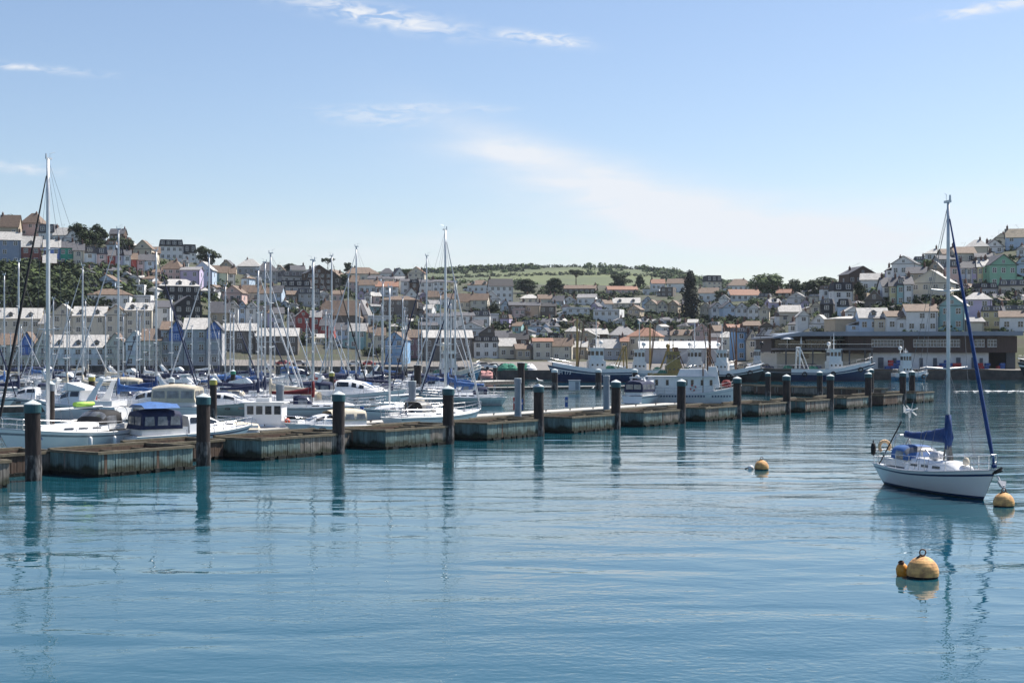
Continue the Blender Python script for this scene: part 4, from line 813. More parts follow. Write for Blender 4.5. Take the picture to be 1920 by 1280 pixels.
def cruiser(label, p, heading, L=8, canopy=None, hullm=WHITE, stripe=HBLUE, fly=False, arch=True, H=1.0, group=None, B=None, wscreen=True, name='motor_cruiser', closed=False, bot=ANTIF, can1=-.02):
    B = B or L*.34; t = thing(name, label, 'motorboat', p, R(heading), group); f = 1.0*H*(L/8)**.5
    rings, zs = add_hull(t, L, B, f*.9, f*.98, f*1.35, hullm, stripe, bootm=stripe, tw=.88, rake=.16, stern=.0, full=.33, botm=bot)
    z = f*.98; mb = MB(); n = 8; rg = []
    for i in range(n):
        k = i/(n-1); x = lerp(-L*.08, L*.36, k); w = B*lerp(.80, .28, k**1.6)/2; hh = H*(1.05 if k < .35 else 1.05*(1-(k-.35)/.65)**1.0+.03)
        rg.append([(x, -w, z-.1), (x, -w*.9, z+hh*.55), (x, -w*.74, z+hh), (x, 0, z+hh*1.07), (x, w*.74, z+hh), (x, w*.9, z+hh*.55), (x, w, z-.1)])
    mb.loft(rg, 0, closed=False, caps=False); mb.add(rg[0], [tuple(range(7))]); c = mb.build('cabin', WHITE, t)
    for sg in (-1, 1):
        for k0, k1 in ((0, 2), (2, 4)):
            a, b = rg[k0], rg[k1]; i0, i1 = (1, 2) if sg < 0 else (5, 4)
            A, B_, C_, D = Vector(a[i0]), Vector(b[i0]), Vector(b[i1]), Vector(a[i1]); o = Vector((0, sg*.025, .02)); q = [A.lerp(B_, .1).lerp(D, .1)+o, A.lerp(B_, .9).lerp(C_, .1)+o, D.lerp(C_, .85).lerp(B_, .2)+o, D.lerp(C_, .12).lerp(A, .15)+o]
            mb = MB(); mb.add(q, [(0, 1, 2, 3) if sg < 0 else (3, 2, 1, 0)]); mb.build('window', GLASS, c)
    if wscreen:
        a, b = rg[3], rg[6]
        mb = MB(); up = Vector((0, 0, .035)); P_ = [Vector(v) for v in (a[2], a[4], b[4], b[2])]; mb.add([P_[0].lerp(P_[3], .15)+up, P_[1].lerp(P_[2], .15)+up, P_[1].lerp(P_[2], .62)+up, P_[0].lerp(P_[3], .62)+up], [(0, 1, 2, 3)]); mb.build('windscreen', GLASS, c)
    for k, x in enumerate((L*.12, L*.25)):
        for sg in (-1, 1):
            y, zz = sheer_at(rings, x); mb = MB(); mb.box((x, sg*(y-.005), zz*.68), (.5, .05, .14)); mb.build('porthole', GLASS, t)
    mb = MB(); mb.bx(-L*.45, -L*.09, -B*.36, -B*.30, z, z+.45); mb.bx(-L*.45, -L*.09, B*.30, B*.36, z, z+.45); mb.bx(-L*.45, -L*.43, -B*.3, B*.3, z, z+.45); mb.bx(-L*.56, -L*.49, -B*.4, B*.4, .22, .32); mb.build('cockpit', WHITE2, t)
    if arch:
        for sg in (-1, 1):
            mb = MB(); mb.loft([[(x-q, sg*(B*.38-dy), zz), (x+q, sg*(B*.38-dy), zz), (x+q, sg*(B*.38-dy-.1), zz), (x-q, sg*(B*.38-dy-.1), zz)] for x, zz, q, dy in ((-L*.20, z+.3, .45, 0), (-L*.27, z+1.2*H, .25, .1), (-L*.32, z+1.75*H, .2, .25))], smooth=False); mb.build('radar_arch', WHITE, t)
        mb = MB(); mb.box((-L*.32, 0, z+1.78*H), (.45, B*.62, .12)); ar = mb.build('arch_bar', WHITE, t); mb = MB(); mb.lathe((-L*.32, 0, z+1.84*H), [(.03, 0), (.22, .03), (.25, .12), (.16, .2), (.01, .22)], 12); mb.build('radar_dome', WHITE2, ar)
        mb = MB(); mb.tube((-L*.32, B*.2, z+1.8*H), (-L*.36, B*.2, z+3.0*H), .012, n=4); mb.build('antenna', WHITE2, ar)
    if fly:
        mb = MB(); mb.loft([[(-L*.14, -B*.33, z+1.05*H), (-L*.14, B*.33, z+1.05*H), (-L*.14, B*.33, z+1.2*H), (-L*.14, -B*.33, z+1.2*H)], [(L*.10, -B*.30, z+1.05*H), (L*.10, B*.30, z+1.05*H), (L*.08, B*.3, z+1.6*H), (L*.08, -B*.3, z+1.6*H)], [(L*.17, -B*.22, z+.98*H), (L*.17, B*.22, z+.98*H), (L*.12, B*.22, z+1.45*H), (L*.12, -B*.22, z+1.45*H)]], smooth=False); mb.build('flybridge', WHITE, t)
    if canopy:
        x0, x1 = -L*.45, L*can1; w = B*.40; hh = 1.45*H
        mb = MB(); rg2 = []
        for k in range(6):
            f_ = k/5; x = lerp(x0, x1, f_); top = z+hh*(.93+.12*math.sin(f_*math.pi)); rg2.append([(x-.1*(1-f_), -w, z+.35), (x, -w, z+hh*.42), (x, -w*.93, top-.22), (x, -w*.7, top), (x, 0, top+.08), (x, w*.7, top), (x, w*.93, top-.22), (x, w, z+hh*.42), (x-.1*(1-f_), w, z+.35)])
        mb.loft(rg2, 0, closed=False, caps=False); mb.add(rg2[0], [tuple(range(9))]); cn_ = mb.build('canopy', canopy, t)
        for sg in (-1, 1):
            for k in range(3):
                a = x0+.12+k*(x1-x0-.1)/3; b = a+(x1-x0)/3-.2; mb = MB(); mb.add([(a, sg*(w+.015), z+hh*.40), (b, sg*(w+.015), z+hh*.40), (b-.03, sg*(w*.955+.015), z+hh*.76), (a+.06, sg*(w*.955+.015), z+hh*.76)], [(0, 1, 2, 3) if sg < 0 else (3, 2, 1, 0)]); mb.build('window', CLEARV, cn_)
        for k in range(2):
            a = -w*.8+k*w*.85; mb = MB(); mb.add([(x0-.04, a, z+hh*.42), (x0-.04, a+w*.75, z+hh*.42), (x0-.02, a+w*.75, z+hh*.76), (x0-.02, a, z+hh*.76)], [(3, 2, 1, 0)]); mb.build('window', CLEARV, cn_)
    pulpit(t, rings, L*.18, L*.47, .55); rails(t, rings, L*.0, L*.3, .5, 4)
    return t, rings, z
def trawler(label, p, heading, L=20, B=6, hullm=HBLUE, topm=WHITE2, housem=WHITE2, stripe=WHITE2, gantry=YELP, fs=2.0, fb=3.8, wh_x=.1, whl=.2, whale=True, booms=True, mast=8, group=None, reg=None, name='fishing_trawler', sheerw=False, cat='fishing boat'):
    t = thing(name, label, cat, p, R(heading), group)
    rings, zs = add_hull(t, L, B, fs, fs*.95, fb, hullm, stripe, botm=RUST, bootm=hullm, deckm=mat('steel_deck', (.20, .19, .17), .8, .3), tw=.82, rake=.10, draft=1.2, stern=0, full=.3)
    z = fs*.97
    mb = MB()
    for sg in (-1, 1):
        vs = []
        for r in rings:
            if r[-1].x < L*.5: q = r[-1]; vs += [(q.x, sg*(q.y), q.z), (q.x, sg*(q.y), q.z+.75)]
        n = len(vs)//2; mb.add(vs, [(i*2, i*2+2, i*2+3, i*2+1) for i in range(n-1)])
    mb.build('bulwark', topm, t)
    hx = L*wh_x; hl = L*whl; hwid = B*.62
    mb = MB(); mb.loft([[(hx-hl/2, -hwid/2, z-.2), (hx+hl/2, -hwid/2, z-.2), (hx+hl/2, hwid/2, z-.2), (hx-hl/2, hwid/2, z-.2)], [(hx-hl/2, -hwid/2, z+2.3), (hx+hl/2, -hwid/2, z+2.3), (hx+hl/2, hwid/2, z+2.3), (hx-hl/2, hwid/2, z+2.3)]], smooth=False); d1 = mb.build('deckhouse', housem, t)
    mb = MB(); mb.loft([[(hx-hl*.40, -hwid*.44, z+2.3), (hx+hl*.44, -hwid*.44, z+2.3), (hx+hl*.44, hwid*.44, z+2.3), (hx-hl*.40, hwid*.44, z+2.3)], [(hx-hl*.38, -hwid*.44, z+4.6), (hx+hl*.38, -hwid*.44, z+4.6), (hx+hl*.38, hwid*.44, z+4.6), (hx-hl*.38, hwid*.44, z+4.6)]], smooth=False); w = mb.build('wheelhouse', housem, t)
    mb = MB(); mb.box((hx, 0, z+4.7), (hl*.95, hwid, .16)); mb.build('wheelhouse_roof', topm, w)
    for sg in (-1, 1):
        for k in range(3):
            mb = MB(); x = hx-hl*.26+k*hl*.27; mb.box((x, sg*hwid*.44, z+3.75), (hl*.18, .06, .8)); mb.build('window', GLASS, w)
            mb = MB(); mb.tube((hx-hl*.3+k*hl*.3, sg*(hwid*.5-.02), z+1.5), (hx-hl*.3+k*hl*.3, sg*(hwid*.5+.03), z+1.5), .2, n=12); mb.build('porthole', GLASS, d1)
    for k in range(4): mb = MB(); mb.box((hx+hl*.42, -hwid*.33+k*hwid*.22, z+3.75), (.1, hwid*.17, .8)); mb.build('window', GLASS, w)
    for k in range(3): mb = MB(); mb.box((hx-hl*.39, -hwid*.25+k*hwid*.25, z+3.75), (.1, hwid*.17, .7)); mb.build('window', GLASS, w)
    mb = MB(); mb.tube((hx, 0, z+4.7), (hx, 0, z+4.7+mast*.55), .11, .06, 8); mb.box((hx, 0, z+4.7+mast*.3), (.12, 1.8, .1)); mb.box((hx+.1, 0, z+4.7+mast*.18), (.25, 1.5, .18)); mb.lathe((hx-.8, .8, z+4.8), [(.1, 0), (.12, .6), (.35, .7), (.42, 1.0), (.3, 1.3), (.02, 1.4)], 12); mb.tube((hx-.8, -.8, z+4.7), (hx-.8, -.8, z+7.4), .03, n=4); mb.build('radar_mast', topm, w)
    if whale:
        mb = MB(); vs = []
        for r in rings[-6:]: q = r[-1]; vs += [(q.x, -q.y, q.z+.75), (q.x, 0, q.z+.95), (q.x, q.y, q.z+.75)]
        mb.add(vs, [(i*3+k, i*3+3+k, i*3+4+k, i*3+1+k) for i in range(5) for k in range(2)]); mb.build('whaleback', topm, t)
    if gantry:
        gx = -L*.40; mb = MB()
        for sg in (-1, 1): mb.tube((gx, sg*B*.33, z-.2), (gx+.2, sg*B*.27, z+5), .17, n=8); mb.tube((gx+2.2, sg*B*.33, z-.2), (gx+.4, sg*B*.27, z+4.6), .10, n=6)
        mb.tube((gx+.2, -B*.3, z+5), (gx+.2, B*.3, z+5), .2, n=8); mb.tube((gx+.2, -B*.3, z+3.4), (gx+.2, B*.3, z+3.4), .1, n=6); mb.build('stern_gantry', gantry, t)
    if booms:
        mx = hx+L*.22 if hx < 0.05*L else hx-hl*.5-L*.06
        mb = MB(); 
        for sg in (-.5, .5): mb.tube((mx, sg*1.2, z-.2), (mx, sg*.6, z+mast), .16, .11, 8)
        for k in range(3): mb.tube((mx, -.9+.2*k, z+mast*(.4+.25*k)), (mx, .9-.2*k, z+mast*(.4+.25*k)), .07, n=6)
        m = mb.build('derrick_mast', RUST if gantry is not YELP else YELP, t)
        for sg in (-1, 1):
            mb = MB(); mb.tube((mx, sg*1.0, z+.8), (mx-1.0, sg*2.6, z+mast*.98), .13, .08, 8); mb.build('derrick_boom', mat('brown_spar', (.17, .10, .06), .7), t)
            mb = MB(); mb.tube((mx-1.0, sg*2.6, z+mast*.98), (mx, sg*.5, z+mast), .02, n=4); mb.tube((mx-1.0, sg*2.6, z+mast*.98), (-L*.3, sg*B*.3, z+.8), .02, n=4); mb.tube((mx, 0, z+mast), (L*.44, 0, fb+.9), .025, n=4); mb.tube((mx, 0, z+mast), (hx, 0, z+7.5), .02, n=4); mb.build('rigging', WIRE, t)
    rails(t, rings, hx+hl*.5, L*.46, 1.55, 8); rails(t, rings, -L*.46, hx-hl*.5, 1.5, 8)
    mb = MB(); mb.tube((-L*.22, -B*.22, z+.5), (-L*.22, B*.22, z+.5), .55, n=12)
    for s_ in (-B*.24, 0, B*.24): mb.tube((-L*.22, s_-.05, z+.5), (-L*.22, s_+.05, z+.5), .85, n=14)
    mb.build('net_drum', GREENP, t)
    for k in range(3):
        x = lerp(-L*.35, L*.3, k/2); y, zz = sheer_at(rings, x); mb = MB()
        for q in range(10): a, b = 2*math.pi*q/10, 2*math.pi*(q+1)/10; mb.tube((x+.42*math.cos(a), -y-.1, zz-.3+.42*math.sin(a)), (x+.42*math.cos(b), -y-.1, zz-.3+.42*math.sin(b)), .13, n=6)
        mb.build('tyre_fender', BLACKC, t)
    if reg:
        for sg in (-1, 1):
            y, zz = sheer_at(rings, L*.30); y2, _ = sheer_at(rings, L*.42); a = math.atan2(y2-y, L*.12)
            text_mesh(reg, 1.0, WHITE2, 'registration_number', t, (L*.33, sg*(y*.97+.06), zz*.72), (R(90), 0, -a*.9 if sg < 0 else math.pi+a*.9), .02)
    return t
def on(px, py): return W(px, py)
# ---------------------------------------------------------------- the anchored yacht in the foreground
ys = Vector((17.35, 64.6, 0)); yb = Vector((19.15, 57.0, 0)); hd = math.degrees(math.atan2(yb.y-ys.y, yb.x-ys.x)); cen = (ys+yb)/2
HULLG = mat('yacht_gelcoat', (.78, .79, .79), .22, .03, 1)
t, rings, zc = sailboat('white sloop lying alone at a mooring with blue boom cover and sprayhood', cen, hd, 8.6, 12.25, HULLG, HBLUE, BLUEC, None, BLUEC, 2.75, .75, name='anchored_yacht', boomL=3.6, fb=.98, r=.072)
sprayhood(t, -1.85, 1.7, zc+.30, .62, 1.5, SKYC)
mb = MB(); mb.tube((-3.9, .75, zc), (-3.9, .75, zc+2.3), .03, n=6); wp = mb.build('wind_generator_pole', STEEL, t)
mb = MB(); mb.tube((-4.05, .75, zc+2.35), (-3.65, .75, zc+2.35), .08, .05, 8)
for k in range(6):
    a = 2*math.pi*k/6+.3; c, s = math.cos(a), math.sin(a); mb.add([(-3.68, .75+.05*c-.03*s, zc+2.35+.05*s+.03*c), (-3.66, .75+.34*c-.035*s, zc+2.35+.34*s+.035*c), (-3.70, .75+.34*c+.025*s, zc+2.35+.34*s-.025*c), (-3.72, .75+.05*c+.03*s, zc+2.35+.05*s-.03*c)], [(0, 1, 2, 3), (3, 2, 1, 0)])
mb.add([(-4.05, .75, zc+2.35), (-4.4, .75, zc+2.2), (-4.45, .75, zc+2.62)], [(0, 1, 2), (2, 1, 0)]); mb.build('wind_generator', WHITE2, wp)
mb = MB(); mb.lathe((-4.05, -.95, zc+.35), [(.02, 0), (.10, .02), (.12, .3), (.09, .5), (.02, .54)], 10); mb.build('outboard_motor', BLACKC, t)
mb = MB()
for k in range(14): a, b = math.pi*1.5*k/14-.7, math.pi*1.5*(k+1)/14-.7; mb.tube((-3.75+.0, -.55+.26*math.cos(a), zc+.72+.26*math.sin(a)), (-3.75, -.55+.26*math.cos(b), zc+.72+.26*math.sin(b)), .075, n=7)
mb.build('horseshoe_buoy', mat('pale_orange_foam', (.75, .50, .28), .7, .1), t)
mb = MB(); mb.tube((4.1, .0, zc+.15), (4.75, 0, zc+.42), .06, .05); mb.tube((4.1, .12, zc+.15), (4.6, .1, zc+.3), .035); mb.build('bow_roller', BLACKC, t)
mb = MB(); mb.tube((4.45, 0, zc+.1), (4.75, .05, zc-.35), .035); mb.add([(4.75, -.18, zc-.05), (4.95, 0, zc-.45), (4.75, .2, zc-.1), (4.55, 0, zc-.3)], [(0, 1, 2, 3), (3, 2, 1, 0)]); mb.tube((4.5, 0, zc-.15), (4.85, .02, zc-.3), .06); mb.build('anchor', GREYW, t)
mb = MB(); a, b = Vector((4.5, 0, zc)), Vector((5.05, .45, -.2))
for k in range(15): p0 = a.lerp(b, k/15); p1 = a.lerp(b, (k+1)/15); mb.tube(p0, p1, .03 if k % 2 else .02, n=5)
mb.build('anchor_chain', ROPE, t)
mb = MB()
for (x, y, r_, m_) in ((-.2, .1, .3, 0), (.25, -.35, .2, 0), (1.9, .15, .14, 1), (2.7, -.2, .2, 0)): mb.lathe((x, y, zc+(.42 if x < 1.2 else .3 if x < 2.2 else .02)), [(.02, 0), (r_, .04), (r_*1.05, .16), (r_*.7, .3), (.02, .34)], 10, m_)
mb.build('deck_bags', [GREYW, CREAMC], t)
mb = MB(); rg_ = random.Random(5)
for k in range(16):
    a = rg_.uniform(0, 6.28); x, y = .75+.2*math.cos(a), .2*math.sin(a); z0 = zc+1.15-rg_.uniform(0, .2); mb.tube((x*.6+.3, y*.6, z0), (x, y, z0-rg_.uniform(.5, 1.0)), .022, n=4)
mb.build('coiled_halyards', mat('grey_rope', (.30, .29, .27), .9, .3, 8), t)
mb = MB(); mb.tube((-.75, -.0, zc+.55), (-1.15, 0, zc+.78), .03); mb.tube((-.9, .3, zc+.5), (-.9, .3, zc+.68), .06, .05, 8); mb.tube((-.9, -.3, zc+.5), (-.9, -.3, zc+.68), .06, .05, 8); mb.build('winches', STEEL, t)
mb = MB(); mb.tube((-4.15, -.9, zc+.3), (-4.15, -.9, zc+1.0), .03); mb.tube((-3.2, -1.1, zc), (mbx := -2.85, -.2, zc+1.9), .03, n=5); mb.build('mainsheet', ROPE, t)
# ---------------------------------------------------------------- large cruising yacht, left foreground
s_, b_ = Vector((-23.4, 88.2, 0)), Vector((-28.2, 78.6, 0)); hd = math.degrees(math.atan2(b_.y-s_.y, b_.x-s_.x)); cen = (s_+b_)/2
t, rings, zc = sailboat('large white cruising yacht with black sprayhood and bare silver boom behind the breakwater', cen, hd, 11.4, 17.0, WHITE, mat('grey_stripe', (.25, .27, .3), .4), None, BLACKC, BLACKC, 3.6, 1.9, fb=1.35, boomL=4.4, r=.095)
fenders(t, rings, (-3.5, -1.5, .5), -1); fenders(t, rings, (-3.5, -1.5, .5), 1)
y_, z_ = sheer_at(rings, 3.6); y2_, _z = sheer_at(rings, 4.6)
for sg in (-1, 1): text_mesh('Breaking W', .34, SKYC, 'boat_name', t, (3.7, sg*(y_*.95+.05), z_*.78), (R(90), 0, (-math.atan2(y_-y2_, 1.0)*-1)*-1 if sg < 0 else math.pi-math.atan2(y_-y2_, 1.0)*-1), .01)
mb = MB(); mb.loft([[(x, .2*math.cos(a)+.0, zc+1.5+.14*math.sin(a)) for a in [2*math.pi*q/10 for q in range(10)]] for x in (-1.7, -1.0, -.25)]); mb.build('rolled_dinghy_cover', LIME, t)
# ---------------------------------------------------------------- other boats behind the breakwater
t, rings, z = cruiser('white motor cruiser with mid blue bimini and navy cockpit tent', Vector((-19.6, 87.2, 0)), 38, 8.2, NAVY, WHITE, HBLUE, arch=False, H=1.0, can1=-.14)
mb = MB(); mb.loft([[(x, w_2*s, zz) for s, zz in ((-1, z+1.6), (-.6, z+1.8+u), (.6, z+1.8+u), (1, z+1.6))] for x, w_2, u in ((-3.6, 1.2, .0), (-2.4, 1.2, .15), (-1.3, 1.1, .02))], closed=False, caps=False); mb.build('bimini', SKYC, t)
for sg in (-1, 1): text_mesh('ROPER', .24, HBLACK, 'boat_name', t, (-3.0, sg*1.42, .72), (R(90), 0, 0 if sg < 0 else math.pi), .01)
fenders(t, rings, (-1, .8), -1, HBLUE)
sailboat('white sloop seen from its broad transom behind the breakwater', Vector((-5.9, 112.5, 0)), 52, 10.8, 15.6, WHITE, mat('grey_stripe', (.25, .27, .3), .4), None, mat('clear_hood', (.35, .33, .30), .3, .3), GREYW, 3.5, group=None, r=.085)
t, rings, z = cruiser('small white fishing boat with boxy wheelhouse and orange buoy on deck', W(487, 813), 176, 6.6, None, WHITE, HBLUE, arch=False, H=.62, wscreen=False, name='workboat')
mb = MB(); mb.bx(-1.8, .9, -.85, .85, .75, 2.25); wh = mb.build('wheelhouse', WHITE, t); mb = MB(); mb.bx(-2.0, 1.2, -.95, .95, 2.25, 2.33); mb.build('wheelhouse_roof', WHITE2, wh)
for k in range(4):
    for sg in (-1, 1): mb = MB(); x = -1.5+k*.66; mb.box((x, sg*.86, 1.75), (.46, .05, .6)); mb.build('window', GLASS, wh)
mb = MB(); mb.box((-.3, 0, 2.48), (1.0, .6, .26)); mb.build('life_raft', WHITE2, wh)
mb = MB(); prof = [(.22*math.sin(math.pi*k/8), .22-.22*math.cos(math.pi*k/8)) for k in range(9)]; mb.lathe((-2.2, .8, .75), prof, 12); mb.build('deck_buoy', ORANGE, t)
t, rings, z = cruiser('open dinghy under a cream tarpaulin beside the workboat', W(425, 822), 205, 4.6, None, WHITE, GREYW, arch=False, H=.6, wscreen=False, name='dinghy')
mb = MB(); mb.loft([[(x, -w, .62), (x, 0, .95+.25*math.sin((x+2.3)*.7)), (x, w, .62)] for x, w in ((-2.2, .75), (-1, .8), (.4, .75), (1.9, .3))], closed=False, caps=False); mb.build('tarpaulin', CREAMC, t)
cruiser('white sports cruiser with raked screen half hidden by the third pile', W(610, 815), 215, 6.5, CREAMC, WHITE, GREYW, arch=False, H=.75)
cruiser('large white sedan cruiser with long windscreen, bow pointing at the white sloop', W(655, 771), -14, 12, None, WHITE, GREYW, fly=False, arch=False, H=1.35)
cruiser('pale green hulled cruiser behind the small workboat', W(415, 781), -8, 9.5, None, mat('pale_green_hull', (.42, .50, .46), .35), GREYW, fly=False, arch=True, H=1.0)
cruiser('white flybridge cruiser with radar arch behind the cruising yacht', W(150, 788), 160, 9, None, WHITE, HBLUE, fly=True, arch=True, H=1.25)
cruiser('white cruiser with cream hardtop behind the blue bimini boat', W(290, 787), 172, 9, CREAMC, WHITE, GREYW, fly=False, arch=False, H=1.2)
sailboat('dark navy hulled ketch with cream deck gear behind the workboat', W(530, 777), 174, 13, 15.2, HBLACK, WHITE2, CREAMC, CREAMC, None, 3.6)
sailboat('black hulled sloop with blue cockpit tent beside the navy ketch', W(465, 773), 3, 11, 14.0, HBLACK, WHITE2, NAVY, NAVY, GREYW, 3.3)
sailboat('white sloop with dark red boom cover', W(612, 782), 8, 11, 14.2, WHITE, REDC, REDC, NAVY, None, 3.3, mastx=-1.2)
sailboat('grey hulled yacht with open transom at the edge of the marina', W(868, 760), 190, 9.5, 13.6, mat('pale_teal_hull', (.45, .55, .55), .35), WHITE2, SKYC, NAVY, NAVY, 3.1)
sailboat('small white sloop with stern ladder beside the broad transom yacht', W(745, 788), 215, 8.5, 11.5, WHITE, HBLUE, None, CREAMC, None, 2.8)
# further marina yachts: (px of mast, waterline row, masthead row, length, heading, hull, cover, hood, genoa)
covn = {id(NAVY): 'navy', id(BLUEC): 'bright blue', id(SKYC): 'mid blue', id(CREAMC): 'cream', id(BLACKC): 'black', id(REDC): 'dark red', id(GREYW): 'pale grey'}
YT = [(222, 777, 430, 12.5, 175, WHITE, SKYC, NAVY, GREYW), (35, 762, 490, 11, 10, WHITE, NAVY, NAVY, None), (155, 758, 498, 10.5, 172, WHITE, CREAMC, None, GREYW), (293, 765, 470, 11, 8, WHITE, BLUEC, NAVY, NAVY), (392, 762, 478, 11.5, 184, HBLUE, NAVY, NAVY, GREYW),
 (497, 764, 492, 10.5, 2, WHITE, NAVY, CREAMC, GREYW), (588, 750, 490, 11.5, 176, WHITE, REDC, NAVY, None), (622, 752, 480, 11, -4, WHITE, CREAMC, BLACKC, BLACKC), (668, 752, 463, 12, 186, WHITE, NAVY, NAVY, GREYW), (653, 738, 515, 10, 4, HBLUE, NAVY, None, None),
 (800, 745, 480, 11, 176, WHITE, BLUEC, NAVY, NAVY), (755, 738, 558, 9, 8, WHITE, NAVY, NAVY, None), (840, 748, 560, 8.5, 170, WHITE, SKYC, SKYC, GREYW), (718, 742, 530, 10, -6, WHITE, NAVY, BLACKC, None), (432, 740, 585, 9, 180, WHITE, CREAMC, NAVY, None), (540, 742, 575, 9.5, 6, WHITE, WHITE2, NAVY, GREYW),
 (100, 740, 560, 9.5, 176, WHITE, NAVY, NAVY, GREYW), (8, 742, 515, 10.5, 2, WHITE, SKYC, NAVY, None), (262, 738, 590, 9, 186, HBLUE, NAVY, NAVY, None), (322, 736, 560, 10, -5, WHITE, NAVY, NAVY, NAVY), (470, 728, 590, 10, 176, WHITE, BLUEC, NAVY, None), (575, 726, 600, 9, 3, WHITE, NAVY, None, GREYW),
 (198, 728, 590, 10, 178, WHITE, CREAMC, NAVY, None), (130, 724, 600, 10, 0, HBLACK, NAVY, NAVY, None), (60, 722, 590, 11, 183, WHITE, SKYC, NAVY, GREYW), (360, 724, 612, 9.5, 6, WHITE, NAVY, NAVY, None), (700, 726, 585, 10, 176, WHITE, NAVY, NAVY, None), (515, 720, 602, 10, 0, WHITE, CREAMC, NAVY, None), (280, 720, 618, 10, 182, WHITE, NAVY, NAVY, None),
 (640, 722, 610, 9, 180, WHITE, SKYC, NAVY, None), (410, 718, 622, 10, 4, WHITE, NAVY, NAVY, None), (785, 724, 600, 9, 2, WHITE, NAVY, NAVY, None), (20, 716, 625, 10, 178, WHITE, NAVY, NAVY, None), (165, 714, 628, 10, 4, HBLUE, CREAMC, NAVY, None), (-60, 770, 470, 12, 5, WHITE, NAVY, NAVY, NAVY)]
yr_ = random.Random(31)
for k in range(24):                        # more of the crowd of slim masts
    wl_ = yr_.choice((714, 717, 720, 724, 729, 735, 742, 749)); px = yr_.uniform(-20, 860 if wl_ < 745 else 700)
    YT.append((px, wl_, HZ-(yr_.uniform(10.5, 14.5)-CH)*F/(16002/(wl_-HZ)), yr_.uniform(8.5, 11), yr_.choice((0, 180))+yr_.uniform(-8, 8), yr_.choice((WHITE, WHITE, WHITE, HBLUE)), yr_.choice((NAVY, SKYC, CREAMC, BLUEC, WHITE2, BLACKC)), yr_.choice((NAVY, None, CREAMC, BLACKC)), yr_.choice((None, GREYW, GREYW, NAVY))))
hulln = {id(WHITE): 'white', id(HBLUE): 'dark blue', id(HBLACK): 'black'}
for i, (px, wl_, top, L, hd, hm, cv, hood, gen) in enumerate(YT):
    p = W(px, wl_); mt = CH+(HZ-top)/F*p.y; rowd = 'front' if wl_ > 750 else 'middle' if wl_ > 735 else 'rear'
    mx = L*.09; a = R(hd+rnd.uniform(-6, 6)); cpos = p-Vector((math.cos(a)*mx, math.sin(a)*mx, 0))
    gn = 'no' if gen is None else covn.get(id(gen), 'grey')
    sailboat(f"{hulln[id(hm)]} {'tall' if mt > 14.5 else 'small' if mt < 10.5 else 'medium'} yacht, {covn.get(id(cv), 'white')} boom cover, {gn} headsail roll, {rowd} marina row", cpos, math.degrees(a), L, mt, hm, HBLUE if hm is WHITE else WHITE2, cv, hood, gen, group=f'{rowd} row marina yachts', detail=1 if wl_ > 745 else 0)
MT = [(60, 768, 8, 176, None, False), (340, 752, 8.5, 10, None, True), (200, 752, 9, 186, CREAMC, True), (560, 762, 8, 172, NAVY, False), (700, 764, 8, -5, SKYC, False), (450, 755, 9, 5, None, True), (120, 735, 9, 0, None, True), (395, 742, 9, 175, SKYC, False), (240, 722, 10, 3, None, True), (600, 736, 9, 178, NAVY, True), (820, 738, 8, 0, NAVY, False), (680, 716, 9, 176, None, False), (85, 714, 9, 0, NAVY, True), (330, 715, 9, 0, None, True), (480, 712, 8, 176, NAVY, False), (560, 712, 8, 4, SKYC, False)]
for i, (px, wl_, L, hd, cv, fly) in enumerate(MT):
    rowd = 'front' if wl_ > 750 else 'middle' if wl_ > 735 else 'rear'
    cruiser(f"white {'flybridge' if fly else 'low'} motorboat with {covn[id(cv)]+' canopy' if cv else 'open cockpit'} in the {rowd} marina row", W(px, wl_), hd+rnd.uniform(-6, 6), L, cv, WHITE, GREYW if i % 2 else HBLUE, fly=fly, arch=not fly or cv is None, H=1.1, group=f'{rowd} row marina motorboats')
# red signal post and flagged angling boat
t = thing('marker_post', 'flat red marker post standing among the yachts', 'post', W(175, 785)); mb = MB(); mb.bx(-.06, .06, -.06, .06, -.5, 1.6); mb.build('post', REDP, t); mb = MB(); mb.bx(-.32, .32, -.05, .05, 1.6, 2.9); mb.build('board', REDP, t)
# ---------------------------------------------------------------- motor vessels beyond the breakwater
t, rings, z = cruiser('white cabin cruiser with navy cockpit tent moored stern to the walkway', W(1212, 757.5), 62, 8.2, NAVY, WHITE, HBLUE, fly=True, arch=True, H=1.1)
vp = W(1302, 757); t = thing('wooden_motor_vessel', 'white wooden motor vessel with long deckhouse and a striped lifebuoy', 'motor vessel', vp, R(-9))
rings, zs = add_hull(t, 10.6, 3.4, 1.15, 1.1, 2.1, WHITE2, GREYW, tw=.75, rake=.10, draft=.8, full=.28)
mb = MB(); mb.bx(-5.2, 2.2, -1.35, 1.35, 1.1, 3.05); dh = mb.build('deckhouse', WHITE2, t); mb = MB(); mb.bx(-5.5, 2.4, -1.55, 1.55, 3.05, 3.17); mb.build('deckhouse_roof', GREYW, dh)
mb = MB(); mb.loft([[(-1.9, -1.3, 3.17), (1.6, -1.3, 3.17), (1.6, 1.3, 3.17), (-1.9, 1.3, 3.17)], [(-1.6, -1.05, 3.95), (1.3, -1.05, 3.95), (1.3, 1.05, 3.95), (-1.6, 1.05, 3.95)]], smooth=False); mb.build('upper_cover', CREAMC if False else WHITE2, dh)
mb = MB(); mb.loft([[(1.5, -1.1, 1.9), (2.9, -1.0, 1.9), (2.9, 1.0, 1.9), (1.5, 1.1, 1.9)], [(1.6, -1.0, 4.25), (2.5, -.9, 4.25), (2.5, .9, 4.25), (1.6, 1.0, 4.25)]], smooth=False); wh = mb.build('wheelhouse', WHITE2, t)
